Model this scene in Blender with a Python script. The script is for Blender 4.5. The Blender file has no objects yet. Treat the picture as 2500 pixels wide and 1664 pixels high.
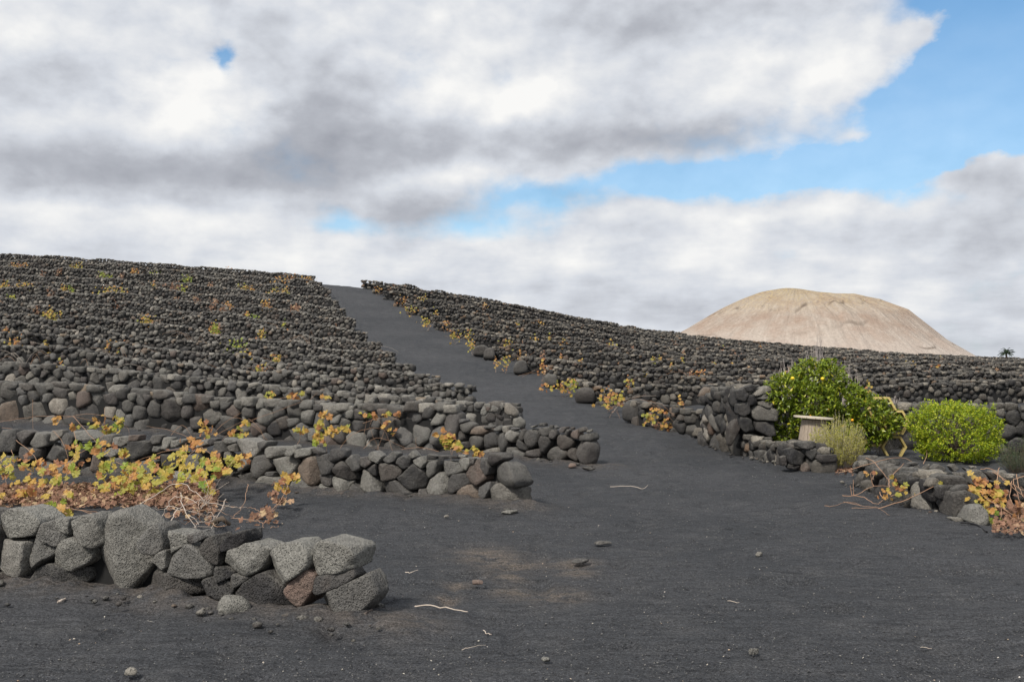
import bpy, bmesh, math, random
import numpy as np
from mathutils import Vector, Matrix, Euler
random.seed(7); rng = np.random.default_rng(7)
sc = bpy.context.scene; COL = sc.collection
R = math.radians
F = 2453.0; ZC = 1.7; HOR = 900.0; CX = 1250.0

# ------------------------------------------------------------------ camera
cd = bpy.data.cameras.new('camera'); cam = bpy.data.objects.new('camera', cd); COL.objects.link(cam)
cam.location = (0, 0, ZC); cam.rotation_euler = (R(90), 0, 0)
cd.sensor_width = 36; cd.lens = 36 * F / 2500; cd.shift_y = 68 / 2500; cd.clip_start = .1; cd.clip_end = 20000
sc.camera = cam
sc.view_settings.view_transform = 'Standard'; sc.view_settings.look = 'None'
sc.view_settings.gamma = 1; sc.view_settings.use_curve_mapping = False; sc.view_settings.exposure = 0.0

# ------------------------------------------------------------------ sun + sky
SUN_EL = R(46); SUN_DIR = Vector((-0.42, -0.60, math.tan(SUN_EL) * math.hypot(.42, .60))).normalized()
sd = bpy.data.lights.new('sun', 'SUN'); sd.energy = 4.0; sd.angle = R(10); sd.color = (1, .93, .84)
so = bpy.data.objects.new('sun', sd); COL.objects.link(so)
so.rotation_euler = (-SUN_DIR).to_track_quat('-Z', 'Y').to_euler(); so.location = (-30, -20, 40)

world = bpy.data.worlds.new('World'); sc.world = world; world.use_nodes = True
wt = world.node_tree; wt.nodes.clear()

class NT:
    """small helper to write node maths"""
    def __init__(s, t): s.t = t
    def n(s, typ, **k):
        x = s.t.nodes.new(typ)
        for a, b in k.items(): setattr(x, a, b)
        return x
    def link(s, a, b): s.t.links.new(a, b)
    def m(s, op, *v, clamp=False):
        x = s.n('ShaderNodeMath', operation=op, use_clamp=clamp)
        for i, q in enumerate(v):
            if isinstance(q, (int, float)): x.inputs[i].default_value = q
            else: s.link(q, x.inputs[i])
        return x.outputs[0]
    def noise(s, vec, scale, detail=4, rough=.55, dist=0, out='Fac', lac=2.0):
        x = s.n('ShaderNodeTexNoise'); x.inputs['Scale'].default_value = scale; x.inputs['Detail'].default_value = detail
        x.inputs['Roughness'].default_value = rough; x.inputs['Distortion'].default_value = dist; x.inputs['Lacunarity'].default_value = lac
        if vec is not None: s.link(vec, x.inputs['Vector'])
        return x.outputs[out]
    def voro(s, vec, scale, feature='F1', rnd=1):
        x = s.n('ShaderNodeTexVoronoi', feature=feature); x.inputs['Scale'].default_value = scale
        if 'Randomness' in x.inputs: x.inputs['Randomness'].default_value = rnd
        s.link(vec, x.inputs['Vector']); return x.outputs['Distance']
    def rng(s, v, a, b, c=0., d=1., smooth=False):
        x = s.n('ShaderNodeMapRange'); x.clamp = True
        if smooth: x.interpolation_type = 'SMOOTHSTEP'
        for i, q in enumerate((v, a, b, c, d)):
            if isinstance(q, (int, float)): x.inputs[i].default_value = q
            else: s.link(q, x.inputs[i])
        return x.outputs[0]
    def mix(s, f, a, b, blend='MIX'):
        x = s.n('ShaderNodeMix', data_type='RGBA', blend_type=blend)
        for sock, q in ((x.inputs[0], f), (x.inputs[6], a), (x.inputs[7], b)):
            if isinstance(q, (int, float)): sock.default_value = q
            elif isinstance(q, tuple): sock.default_value = (*q, 1)
            else: s.link(q, sock)
        return x.outputs[2]
    def ramp(s, f, stops, interp='LINEAR'):
        x = s.n('ShaderNodeValToRGB'); x.color_ramp.interpolation = interp
        e = x.color_ramp.elements
        while len(e) < len(stops): e.new(.5)
        for i, (p, c) in enumerate(stops): e[i].position = p; e[i].color = (*c, 1)
        s.link(f, x.inputs[0]); return x.outputs[0]
    def vmath(s, op, a, b):
        x = s.n('ShaderNodeVectorMath', operation=op)
        for i, q in enumerate((a, b)):
            if isinstance(q, tuple): x.inputs[i].default_value = q
            elif isinstance(q, (int, float)): x.inputs['Scale'].default_value = q
            else: s.link(q, x.inputs[i])
        return x.outputs[0]
    def bump(s, h, strength, dist=.01, normal=None):
        x = s.n('ShaderNodeBump'); x.inputs['Strength'].default_value = strength; x.inputs['Distance'].default_value = dist
        s.link(h, x.inputs['Height'])
        if normal is not None: s.link(normal, x.inputs['Normal'])
        return x.outputs[0]

def ang(px, py):
    u = (px - CX) / F; v = (HOR - py) / F
    return math.atan(u), math.atan(v / math.sqrt(1 + u * u))

w = NT(wt)
tc = w.n('ShaderNodeTexCoord').outputs['Generated']
nrm = w.n('ShaderNodeVectorMath', operation='NORMALIZE'); w.link(tc, nrm.inputs[0])
sep = w.n('ShaderNodeSeparateXYZ'); w.link(nrm.outputs[0], sep.inputs[0])
dx, dy, dz = sep.outputs
az = w.m('ARCTAN2', dx, dy); el = w.m('ARCSINE', dz)
zz = w.m('ADD', w.m('MAXIMUM', dz, 0), .16)
cmb = w.n('ShaderNodeCombineXYZ'); w.link(w.m('DIVIDE', dx, zz), cmb.inputs[0]); w.link(w.m('DIVIDE', dy, zz), cmb.inputs[1])
w.link(w.m('MULTIPLY', dz, 3.0), cmb.inputs[2])
q = cmb.outputs[0]
# angle space for billowing detail
cm2 = w.n('ShaderNodeCombineXYZ'); w.link(w.m('MULTIPLY', az, 1.0), cm2.inputs[0]); w.link(w.m('MULTIPLY', el, 1.45), cm2.inputs[1])
q2 = cm2.outputs[0]
wc = w.noise(q2, 8, 8, .62, out='Color')
wsep = w.n('ShaderNodeSeparateXYZ'); w.link(wc, wsep.inputs[0])
wa = w.m('ADD', az, w.m('MULTIPLY', w.m('SUBTRACT', wsep.outputs[0], .5), .10))
we = w.m('ADD', el, w.m('MULTIPLY', w.m('SUBTRACT', wsep.outputs[1], .5), .055))
def blob(px, py, rx, ry, amp):
    a0, e0 = ang(px, py)
    A = w.m('DIVIDE', w.m('SUBTRACT', wa, a0), rx / F); E = w.m('DIVIDE', w.m('SUBTRACT', we, e0), ry / F)
    r2 = w.m('ADD', w.m('MULTIPLY', A, A), w.m('MULTIPLY', E, E))
    return w.m('MULTIPLY', w.m('EXPONENT', w.m('MULTIPLY', r2, -1.0)), amp)
def total(lst):
    s = None
    for b in lst:
        v = blob(*b); s = v if s is None else w.m('ADD', s, v)
    return s
def dens(vec):
    f = w.noise(vec, 5.2, 9, .55, 0)
    wv = w.vmath('ADD', vec, w.vmath('SCALE', w.noise(vec, 14, 4, .55, out='Color'), .07))
    v1 = w.voro(wv, 11); v2 = w.voro(wv, 26); v3 = w.voro(wv, 60)
    bl = w.m('SUBTRACT', .62, w.m('ADD', w.m('MULTIPLY', v1, .62), w.m('ADD', w.m('MULTIPLY', v2, .34), w.m('MULTIPLY', v3, .09))))
    return w.m('ADD', f, w.m('MULTIPLY', bl, .30))
n1 = w.m('SUBTRACT', dens(q2), .04)
n1o = w.m('SUBTRACT', dens(w.vmath('ADD', q2, (-.010, .020, 0))), .04)
n2 = w.noise(q, 1.1, 4, .5, .2)
holes = total([(2560, 60, 290, 230, 1.5), (2350, 240, 190, 130, 1.15), (2150, 370, 200, 60, .8), (1800, 425, 400, 42, .95), (2250, 440, 160, 60, .5),
               (1330, 480, 170, 45, .5), (548, 130, 34, 34, .62), (2420, 430, 120, 36, -1.2), (2390, 270, 60, 70, -.7), (2240, 70, 60, 30, -.6), (2090, 350, 90, 30, -.6), (2180, 130, 110, 70, -.55), (2480, 250, 60, 60, -.7), (2350, 60, 60, 26, -.5), (1150, 560, 260, 45, .42), (830, 560, 120, 40, .3)])
cov = w.m('ADD', w.m('SUBTRACT', 1.0, holes), w.m('MULTIPLY', w.m('SUBTRACT', n1, .5), 1.5))
cov = w.m('MAXIMUM', w.rng(cov, .20, .82, 0, 1, True), w.rng(el, .13, .36, .38, .03))
bright = total([(480, 250, 150, 120, .42), (120, 90, 160, 70, .20), (1100, 140, 260, 110, .26), (1290, 250, 160, 60, .30), (1880, 230, 190, 100, .26),
                (2060, 120, 150, 80, .15), (350, 545, 300, 35, .22), (1150, 440, 150, 25, .28), (1850, 520, 350, 30, .2), (1500, 620, 500, 50, .10), (60, 500, 120, 30, .2),
                (900, 650, 500, 50, .12), (1900, 700, 700, 90, .14), (2300, 640, 200, 60, .1)])
dark = total([(250, 395, 420, 60, .36), (720, 400, 240, 75, .30), (1200, 335, 420, 62, .28), (820, 240, 120, 110, .24), (980, 520, 110, 45, .32),
              (660, 110, 120, 120, .16), (160, 190, 200, 60, .24), (1600, 40, 420, 60, .20), (1650, 330, 260, 40, .22), (2400, 590, 170, 45, .22), (2420, 430, 90, 40, .25), (1350, 470, 90, 22, .35), (1550, 740, 350, 40, .08)])
relief = w.m('MULTIPLY', w.m('SUBTRACT', n1, n1o), w.rng(el, .04, .22, .85, 1.15))
B = w.m('ADD', w.m('ADD', .665, w.m('SUBTRACT', bright, dark)), w.m('ADD', relief, w.m('MULTIPLY', w.m('SUBTRACT', n1, .5), w.rng(el, .04, .22, .28, .40))))
cm3 = w.n('ShaderNodeCombineXYZ'); w.link(w.m('MULTIPLY', az, 1.0), cm3.inputs[0]); w.link(w.m('MULTIPLY', el, 4.5), cm3.inputs[1])
n3 = w.noise(cm3.outputs[0], 6, 6, .58)
B = w.m('ADD', B, w.m('ADD', w.m('MULTIPLY', w.m('SUBTRACT', n2, .5), .15), w.m('MULTIPLY', w.m('SUBTRACT', n3, .56), w.rng(el, .03, .20, 1.15, .1))))
ccol = w.ramp(B, [(0, (.31, .325, .37)), (.35, (.47, .49, .54)), (.65, (.68, .71, .765)), (1, (.95, .945, .93))])
sky = w.n('ShaderNodeTexSky', sky_type='NISHITA'); sky.sun_disc = False
sky.sun_elevation = SUN_EL; sky.sun_rotation = math.atan2(SUN_DIR.x, SUN_DIR.y); sky.altitude = 200; sky.air_density = 1.0; sky.dust_density = .6
w.link(nrm.outputs[0], sky.inputs['Vector'])
bg1 = w.n('ShaderNodeBackground'); w.link(w.mix(1.0, sky.outputs[0], (.74, 1.14, 1.30), 'MULTIPLY'), bg1.inputs[0]); bg1.inputs[1].default_value = .12
bg2 = w.n('ShaderNodeBackground'); w.link(ccol, bg2.inputs[0]); bg2.inputs[1].default_value = 1.0
mx = w.n('ShaderNodeMixShader'); w.link(cov, mx.inputs[0]); w.link(bg1.outputs[0], mx.inputs[1]); w.link(bg2.outputs[0], mx.inputs[2])
wo = w.n('ShaderNodeOutputWorld'); w.link(mx.outputs[0], wo.inputs[0])
world.cycles.sampling_method = 'MANUAL'; world.cycles.sample_map_resolution = 512

# ------------------------------------------------------------------ numpy noise
def _h(ix, iy, iz):
    v = np.sin(ix * 127.1 + iy * 311.7 + iz * 74.7) * 43758.5453
    return v - np.floor(v)
def vnoise(p):
    p = np.asarray(p, float); i = np.floor(p); f = p - i; f = f * f * (3 - 2 * f)
    x, y, z = i[..., 0], i[..., 1], i[..., 2]; fx, fy, fz = f[..., 0], f[..., 1], f[..., 2]
    def L(a, b, t): return a + (b - a) * t
    c = [[L(_h(x, y + b, z + d), _h(x + 1, y + b, z + d), fx) for b in (0, 1)] for d in (0, 1)]
    return L(L(c[0][0], c[0][1], fy), L(c[1][0], c[1][1], fy), fz) * 2 - 1
def fbm(p, o=3):
    s = 0; a = 1
    for k in range(o): s = s + a * vnoise(p * 2 ** k + 17.3 * k); a *= .5
    return s

# ------------------------------------------------------------------ terrain height
def sstep(a, b, x):
    t = np.clip((x - a) / (b - a), 0, 1); return t * t * (3 - 2 * t)
CP = []
for u in (-700, -300, 100, 500, 900, 1250, 1600, 2000, 2400, 2900, 3300):
    for y in (4, 8, 12): CP.append((u, y, 0))
for u in (500, 900, 1250, 1600): CP.append((u, 16, 0))
for y, z in ((16, .07), (22, .5), (27, 1.16), (31.5, 1.68), (36, 2.27), (40, 2.79), (44, 3.38), (48, 4.06), (52, 4.76), (56, 5.5), (60, 6.19), (63.5, 6.98), (67, 7.74), (70.5, 8.58), (74, 9.4), (77, 9.75)):
    CP.append((100, y, z)); CP.append((-500, y, z * 1.05))
CP += [(500, 21, .32), (1445, 17.4, 0), (1290, 22, .22), (1170, 27, .5), (1085, 31.5, .73), (1024, 36, 1.15), (976, 40, 1.67), (944, 44, 2.2), (907, 48, 2.8), (858, 56, 4.4), (818, 64, 6.0), (778, 74, 7.9),
       (1533, 26, .29), (1406, 31, .68), (1337, 35.5, 1.06), (1273, 40, 1.5), (1199, 44, 2.15), (1093, 52, 3.35), (1019, 58, 4.42), (955, 64, 5.7), (880, 72, 7.45),
       (1250, 60, 3.9), (1250, 70, 5.1), (1250, 80, 6.2), (1250, 50, 2.65), (1060, 76, 7.05),
       (1655, 26, .4), (1655, 40, 1.2), (1655, 60, 2.4), (1655, 80, 3.6), (1655, 95, 4.45), (1655, 32, .75), (1450, 87, 5.3), (1450, 60, 3.1), (1450, 45, 1.9),
       (1860, 24, .7), (2016, 24, .55), (2016, 32, .75), (2016, 40, 1.15), (2016, 60, 1.85), (2016, 80, 2.5), (2016, 110, 3.45),
       (2366, 23, .5), (2366, 35, .75), (2366, 50, 1.15), (2366, 80, 1.8), (2366, 125, 2.65), (2800, 22, .5), (2800, 35, .7), (2800, 50, 1.0), (2800, 80, 1.5), (2800, 135, 2.1), (3300, 22, .5), (3300, 60, 1.0), (3300, 140, 1.5)]
CP = np.array(CP, float)
def _tp(d2): return .5 * d2 * np.log(d2 + 1e-9)
P2 = np.c_[CP[:, 0] / 420, CP[:, 1] / 14]
n_ = len(P2); A_ = np.zeros((n_ + 3, n_ + 3)); D2 = ((P2[:, None] - P2[None]) ** 2).sum(-1)
A_[:n_, :n_] = _tp(D2) + np.eye(n_) * .02; A_[:n_, n_] = 1; A_[:n_, n_ + 1:] = P2; A_[n_, :n_] = 1; A_[n_ + 1:, :n_] = P2.T
wts = np.linalg.solve(A_, np.r_[CP[:, 2], 0, 0, 0])
GU = np.arange(-700, 3301, 20.); GY = np.arange(0, 146, 1.)
gu, gy = np.meshgrid(GU, GY, indexing='ij'); Q = np.c_[gu.ravel() / 420, gy.ravel() / 14]
HG = (_tp(((Q[:, None] - P2[None]) ** 2).sum(-1)) @ wts[:n_] + wts[n_] + Q @ wts[n_ + 1:]).reshape(gu.shape)
HG[:, :13] *= 0; HG = HG * sstep(12.5, 15.5, GY)[None]
def Hill(u, y):
    a = np.clip((u + 700) / 20, 0, len(GU) - 1.001); b = np.clip(y, 0, len(GY) - 1.001)
    i = a.astype(int); j = b.astype(int); s = a - i; t = b - j
    return (HG[i, j] * (1 - s) + HG[i + 1, j] * s) * (1 - t) + (HG[i, j + 1] * (1 - s) + HG[i + 1, j + 1] * s) * t
def Yc(u): return np.interp(u, [-600, 100, 800, 880, 1060, 1250, 1450, 1655, 2016, 2366, 2800, 3300], [77, 77, 75, 74, 76, 80, 87, 95, 110, 125, 135, 142])
def Yret(u): return np.interp(u, [1500, 1533, 1700, 1860, 2100, 2500, 2750, 3300], [26.2, 26.0, 24.5, 23.0, 22.0, 20.5, 20, 19.5])
def G(X, Y):
    X = np.asarray(X, float); Y = np.asarray(Y, float); ys = np.maximum(Y, .5)
    u = np.clip(CX + F * X / ys, -700, 3300)
    yc = Yc(u); h = Hill(u, np.minimum(ys, yc)); d = np.maximum(ys - yc, 0)
    h = h - np.where(d < 60, .006 * d * d, 21.6 + .35 * (d - 60))
    h = np.maximum(h, -14)
    k = sstep(1533, 1720, u); fr = 1 - sstep(-.12, .12, ys - Yret(u) - .02)
    h = h * (1 - k * fr)
    fade = sstep(.15, .5, Y / (np.hypot(X, Y) + 1e-6)) * sstep(9, 13, Y)
    return h * fade
def hit(px, py, y0=3., up=0.):
    ys = np.arange(y0, 140, .1); X = (px - CX) / F * ys; z = ZC - (py - HOR) / F * ys
    below = np.nonzero(z <= G(X, ys) + up)[0]
    i = below[0] if len(below) else len(ys) - 1
    return Vector((X[i], ys[i], float(G(X[i], ys[i]))))
def unp(px, py, Y): return Vector(((px - CX) / F * Y, Y, ZC - (py - HOR) / F * Y))

# ------------------------------------------------------------------ object helpers
def tag(o, label=None, cat=None, group=None, kind=None):
    if label: o['label'] = label
    if cat: o['category'] = cat
    if group: o['group'] = group
    if kind: o['kind'] = kind
    return o
def root(name, loc, label, cat, group=None):
    o = bpy.data.objects.new(name, None); COL.objects.link(o); o.location = loc; o.empty_display_size = .1
    return tag(o, label, cat, group)
def mk(name, V, Fc, mat, smooth=False):
    me = bpy.data.meshes.new(name); V = np.asarray(V, np.float32).reshape(-1, 3)
    if isinstance(Fc, np.ndarray) and Fc.ndim == 2:
        k = Fc.shape[1]; me.vertices.add(len(V)); me.vertices.foreach_set('co', V.ravel())
        me.loops.add(Fc.size); me.loops.foreach_set('vertex_index', Fc.astype(np.int32).ravel())
        me.polygons.add(len(Fc)); me.polygons.foreach_set('loop_start', np.arange(0, Fc.size, k, dtype=np.int32))
        me.update(calc_edges=True)
    else: me.from_pydata([tuple(map(float, v)) for v in V], [], Fc)
    if smooth: me.polygons.foreach_set('use_smooth', np.ones(len(me.polygons), bool))
    if mat: me.materials.append(mat)
    return me
def link(name, me, parent=None, loc=(0, 0, 0), kind=None):
    o = bpy.data.objects.new(name, me); COL.objects.link(o); o.location = loc
    if parent: o.parent = parent
    if kind: o['kind'] = kind
    return o
def part(name, V, Fc, mat, parent, smooth=False, kind=None):
    """V in world space; origin goes to the centroid"""
    V = np.asarray(V, float).reshape(-1, 3); c = V.mean(0)
    L = np.array(parent.location) if parent else np.zeros(3)
    return link(name, mk(name, V - c, Fc, mat, smooth), parent, tuple(c - L), kind)
ICO = {}
for k in (1, 2, 3, 4, 5):
    b = bmesh.new(); bmesh.ops.create_icosphere(b, subdivisions=k, radius=1); b.verts.ensure_lookup_table()
    ICO[k] = (np.array([v.co[:] for v in b.verts]), np.array([[v.index for v in f.verts] for f in b.faces])); b.free()
def tube(pts, r0, r1=None, n=5):
    pts = [Vector(p) for p in pts]; r1 = r0 if r1 is None else r1; V = []; Fc = []
    for i, p in enumerate(pts):
        d = (pts[min(i + 1, len(pts) - 1)] - pts[max(i - 1, 0)]).normalized()
        a = d.cross(Vector((0, 0, 1)));  a = Vector((1, 0, 0)) if a.length < .05 else a.normalized(); b_ = d.cross(a)
        r = r0 + (r1 - r0) * i / (len(pts) - 1)
        for k in range(n):
            t = 2 * math.pi * k / n; V.append(p + (a * math.cos(t) + b_ * math.sin(t)) * r)
    for i in range(len(pts) - 1):
        for k in range(n):
            a = i * n + k; b_ = i * n + (k + 1) % n; Fc.append((a, b_, b_ + n, a + n))
    return [v[:] for v in V], Fc
def merge(lst):
    V = []; Fc = []
    for v, f in lst:
        o = len(V); V += list(v); Fc += [tuple(i + o for i in q_) for q_ in f]
    return V, Fc
def curve_pts(pts, n=4, wob=.0):
    """Catmull-Rom"""
    P = [Vector(p) for p in pts]; P = [P[0]] + P + [P[-1]]; out = []
    for i in range(1, len(P) - 2):
        for k in range(n):
            t = k / n; a, b_, c, d = P[i - 1:i + 3]
            out.append(.5 * ((2 * b_) + (c - a) * t + (2 * a - 5 * b_ + 4 * c - d) * t * t + (3 * b_ - a - 3 * c + d) * t ** 3))
    out.append(P[-2])
    if wob: out = [p + Vector((random.gauss(0, wob), random.gauss(0, wob), random.gauss(0, wob))) for p in out]
    return out

# ------------------------------------------------------------------ materials
def mat(name):
    m = bpy.data.materials.new(name); m.use_nodes = True; t = NT(m.node_tree); b = m.node_tree.nodes['Principled BSDF']
    return m, t, b
def rnd_out(t):
    a = t.n('ShaderNodeObjectInfo').outputs['Random']; g = t.n('ShaderNodeNewGeometry').outputs['Random Per Island']
    return t.m('FRACT', t.m('ADD', a, g))
def stone_mat(name, stops, pit=1.0, dust=.5):
    m, t, b = mat(name); r = rnd_out(t); r2 = t.m('FRACT', t.m('MULTIPLY', r, 37.7)); r3 = t.m('FRACT', t.m('MULTIPLY', r, 91.3))
    pos = t.n('ShaderNodeNewGeometry').outputs['Position']
    off = t.n('ShaderNodeCombineXYZ'); t.link(t.m('MULTIPLY', r, 31.), off.inputs[0]); t.link(t.m('MULTIPLY', r2, 17.), off.inputs[1])
    v = t.vmath('ADD', pos, off.outputs[0])
    base = t.ramp(r, stops, 'CONSTANT' if len(stops) > 3 else 'LINEAR')
    big = t.noise(v, 5, 4, .6); fine = t.noise(v, 42, 5, .65); vfine = t.noise(v, 150, 3, .6)
    base = t.mix(t.rng(big, .35, .7), base, t.mix(.5, base, t.mix(r3, (.16, .155, .14), (.07, .062, .056))))
    # rusty / brown blotches on some stones only
    rust = t.m('MULTIPLY', t.rng(t.noise(v, 3.2, 3, .55), .58, .72), t.rng(r2, .62, .9))
    base = t.mix(t.m('MULTIPLY', rust, .3), base, (.125, .09, .068))
    # pale dust and lichen on upward faces
    nz = t.n('ShaderNodeSeparateXYZ'); t.link(t.n('ShaderNodeNewGeometry').outputs['Normal'], nz.inputs[0])
    up = t.m('MULTIPLY', t.rng(nz.outputs[2], .15, .9), t.rng(t.noise(v, 9, 4, .6), .38, .62))
    base = t.mix(t.m('MULTIPLY', up, dust), base, (.26, .25, .225))
    hl = t.m('MULTIPLY', t.rng(t.voro(v, 62), .10, .34, .42, 1), t.rng(t.voro(v, 120), .10, .36, .6, 1)); spk = t.m('MULTIPLY', t.rng(fine, .3, .7, .78, 1.28), t.m('ADD', t.m('MULTIPLY', hl, .45), .60)); mc = t.n('ShaderNodeVectorMath', operation='SCALE'); t.link(base, mc.inputs[0]); t.link(spk, mc.inputs['Scale'])
    t.link(mc.outputs[0], b.inputs['Base Color']); b.inputs['Roughness'].default_value = .93; b.inputs['Specular IOR Level'].default_value = .25
    holes_ = t.m('MULTIPLY', t.rng(t.voro(v, 62), .12, .42), 1.0); holes2 = t.rng(t.voro(v, 120), .10, .4)
    # pits are darkened in the base colour too, as shade painted into the cavities
    h = t.m('ADD', t.m('MULTIPLY', holes_, .55 * pit), t.m('ADD', t.m('MULTIPLY', fine, .9), t.m('MULTIPLY', holes2, .3 * pit)))
    h = t.m('ADD', h, t.m('ADD', t.m('MULTIPLY', t.noise(v, 14, 4, .6), 1.6), t.m('MULTIPLY', vfine, .3)))
    t.link(t.bump(h, 1.0, .026), b.inputs['Normal'])
    return m
def dist(lst):
    tot = sum(x[0] for x in lst); p = 0; o = []
    for w_, c in lst: o.append((p, c)); p += w_ / tot
    return o
GREYS = dist([(3, (.085, .083, .082)), (3, (.125, .122, .116)), (3, (.17, .167, .157)), (2, (.225, .22, .20)), (1.2, (.29, .28, .255)), (2, (.11, .102, .098)), (1, (.16, .128, .112)), (2, (.15, .148, .145))])
GREYF = dist([(4, (.045, .045, .047)), (3, (.08, .078, .076)), (3, (.12, .116, .108)), (2.4, (.18, .172, .155)), (1.5, (.27, .255, .225)), (.7, (.36, .33, .285)), (2, (.10, .088, .08)), (.4, (.22, .175, .14)), (.6, (.13, .10, .085)), (2, (.065, .06, .058))])
DARKS = dist([(5, (.032, .032, .035)), (4, (.055, .054, .055)), (3, (.085, .08, .075)), (2, (.13, .12, .105)), (1.3, (.21, .19, .16)), (.8, (.31, .28, .235)), (2, (.07, .06, .055)), (.4, (.22, .15, .10)), (.5, (.13, .09, .07))])
M_ST = stone_mat('near_basalt', GREYS, 1.0, .35); M_SF = stone_mat('basalt', GREYF, 1.0, .45); M_SD = stone_mat('dark_lava', DARKS, 1.6, .5)
M_CAP = stone_mat('sunlit_weathered_cap', dist([(2, (.10, .098, .094)), (3, (.17, .165, .152)), (2, (.26, .25, .225)), (1, (.36, .34, .30)), (2, (.13, .12, .11)), (.7, (.30, .24, .18))]), 1.0, .6); M_CAPD = stone_mat('sunlit_weathered_dark_cap', dist([(3, (.06, .06, .06)), (3, (.12, .112, .10)), (2, (.22, .20, .17)), (1.3, (.34, .31, .26)), (2, (.085, .08, .075)), (.6, (.28, .20, .14))]), 1.2, .6)  # caps toned lighter: weathering and dust, plus sunlight on row tops painted in
M_PALE = stone_mat('pale_basalt', [(0, (.26, .25, .225)), (.5, (.33, .31, .27)), (1, (.24, .215, .185))], .8, .3)
M_PINK = stone_mat('pink_basalt', [(0, (.20, .145, .12)), (.5, (.24, .17, .14)), (1, (.19, .15, .13))], .5, .2)
M_LIGHT = stone_mat('light_grey_basalt', [(0, (.23, .225, .205)), (.5, (.27, .265, .24)), (1, (.21, .205, .19))], 1., .3)
m_, t_, b_ = mat('wall_gap_shade'); b_.inputs['Base Color'].default_value = (.012, .012, .012, 1); b_.inputs['Roughness'].default_value = 1; M_GAP_SHADE = m_  # near-black sheet inside each wall paints the shade seen between its stones

def ground_mat():
    m, t, b = mat('volcanic_gravel'); pos = t.n('ShaderNodeNewGeometry').outputs['Position']
    at = t.n('ShaderNodeAttribute', attribute_name='dust').outputs['Fac']
    big = t.noise(pos, .35, 4, .55); mid = t.noise(pos, 2.2, 5, .6); fine = t.noise(pos, 55, 4, .7); grit = t.noise(pos, 170, 2, .7)
    sc_ = t.n('ShaderNodeMapping'); t.link(pos, sc_.inputs[0]); sc_.inputs['Scale'].default_value = (.9, 3.4, 1); sc_.inputs['Rotation'].default_value = (0, 0, R(-6))
    rip = t.noise(sc_.outputs[0], 3.2, 6, .68, .4)
    c = t.mix(t.rng(big, .35, .65), (.048, .051, .056), (.066, .068, .073))
    c = t.mix(t.rng(mid, .5, .75), c, (.076, .077, .080))
    c = t.mix(t.m('MULTIPLY', t.rng(rip, .50, .68), .7), c, (.028, .030, .034))
    rip2 = t.noise(sc_.outputs[0], 7.5, 6, .7, .3); c = t.mix(t.m('MULTIPLY', t.rng(rip2, .56, .72), .45), c, (.115, .115, .118))
    c = t.mix(t.m('MULTIPLY', t.m('MULTIPLY', at, t.rng(t.noise(pos, 6, 5, .65), .32, .56)), .85), c, (.15, .125, .103))
    s = t.m('MULTIPLY', t.rng(fine, .3, .7, .38, 1.75), t.rng(grit, .3, .7, .40, 1.7)); mc = t.n('ShaderNodeVectorMath', operation='SCALE'); t.link(c, mc.inputs[0]); t.link(s, mc.inputs['Scale'])
    t.link(mc.outputs[0], b.inputs['Base Color']); b.inputs['Roughness'].default_value = .95; b.inputs['Specular IOR Level'].default_value = .2
    h = t.m('ADD', t.m('MULTIPLY', fine, .35), t.m('ADD', t.m('MULTIPLY', grit, .14), t.m('ADD', t.m('MULTIPLY', rip, 2.6), t.m('MULTIPLY', t.noise(pos, 9, 5, .65), 1.5))))
    t.link(t.bump(h, .9, .045), b.inputs['Normal']); return m
M_GR = ground_mat()

def leaf_mat(name, stops, trans=.35, rough=.5, spec=.4, shine=0):
    m, t, b = mat(name); r = rnd_out(t); pos = t.n('ShaderNodeNewGeometry').outputs['Position']
    c = t.ramp(t.m('FRACT', t.m('ADD', r, 0)), stops)
    c = t.mix(t.m('MULTIPLY', t.rng(t.noise(pos, 60, 2, .5), .4, .7), .35), c, t.mix(.5, c, stops[-1][1]))
    t.link(c, b.inputs['Base Color']); b.inputs['Roughness'].default_value = rough; b.inputs['Specular IOR Level'].default_value = spec
    tr = t.n('ShaderNodeBsdfTranslucent'); t.link(c, tr.inputs[0]); ms = t.n('ShaderNodeMixShader'); ms.inputs[0].default_value = trans
    t.link(b.outputs[0], ms.inputs[1]); t.link(tr.outputs[0], ms.inputs[2]); t.link(ms.outputs[0], m.node_tree.nodes['Material Output'].inputs[0]); return m
M_YEL = leaf_mat('yellow_vine_leaf', [(0, (.30, .33, .06)), (.2, (.38, .37, .07)), (.45, (.50, .40, .08)), (.7, (.56, .38, .09)), (.88, (.54, .28, .09)), (1, (.34, .16, .08))])
M_GRN = leaf_mat('green_vine_leaf', [(0, (.16, .27, .04)), (.5, (.28, .36, .05)), (.8, (.42, .42, .06)), (1, (.5, .40, .07))])
M_ORA = leaf_mat('orange_vine_leaf', [(0, (.56, .42, .11)), (.4, (.58, .34, .10)), (.75, (.47, .22, .09)), (1, (.32, .15, .08))])
M_BRN = leaf_mat('dry_brown_leaf', [(0, (.13, .07, .045)), (.3, (.21, .115, .08)), (.55, (.31, .175, .12)), (.75, (.16, .085, .062)), (.9, (.42, .28, .18)), (1, (.46, .35, .20))], .15, .8, .2)
M_CIT = leaf_mat('citrus_leaf', [(0, (.055, .10, .010)), (.4, (.12, .19, .015)), (.75, (.20, .28, .022)), (.93, (.33, .38, .035)), (1, (.46, .40, .04))], .25, .33, .5)
M_BUS = leaf_mat('bush_leaf', [(0, (.12, .21, .012)), (.4, (.24, .34, .018)), (.75, (.38, .45, .025)), (1, (.54, .54, .04))], .35, .45, .4)
M_ROS = leaf_mat('rosemary_leaf', [(0, (.045, .075, .04)), (.6, (.08, .12, .06)), (1, (.14, .17, .10))], .1, .7, .2)
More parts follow.
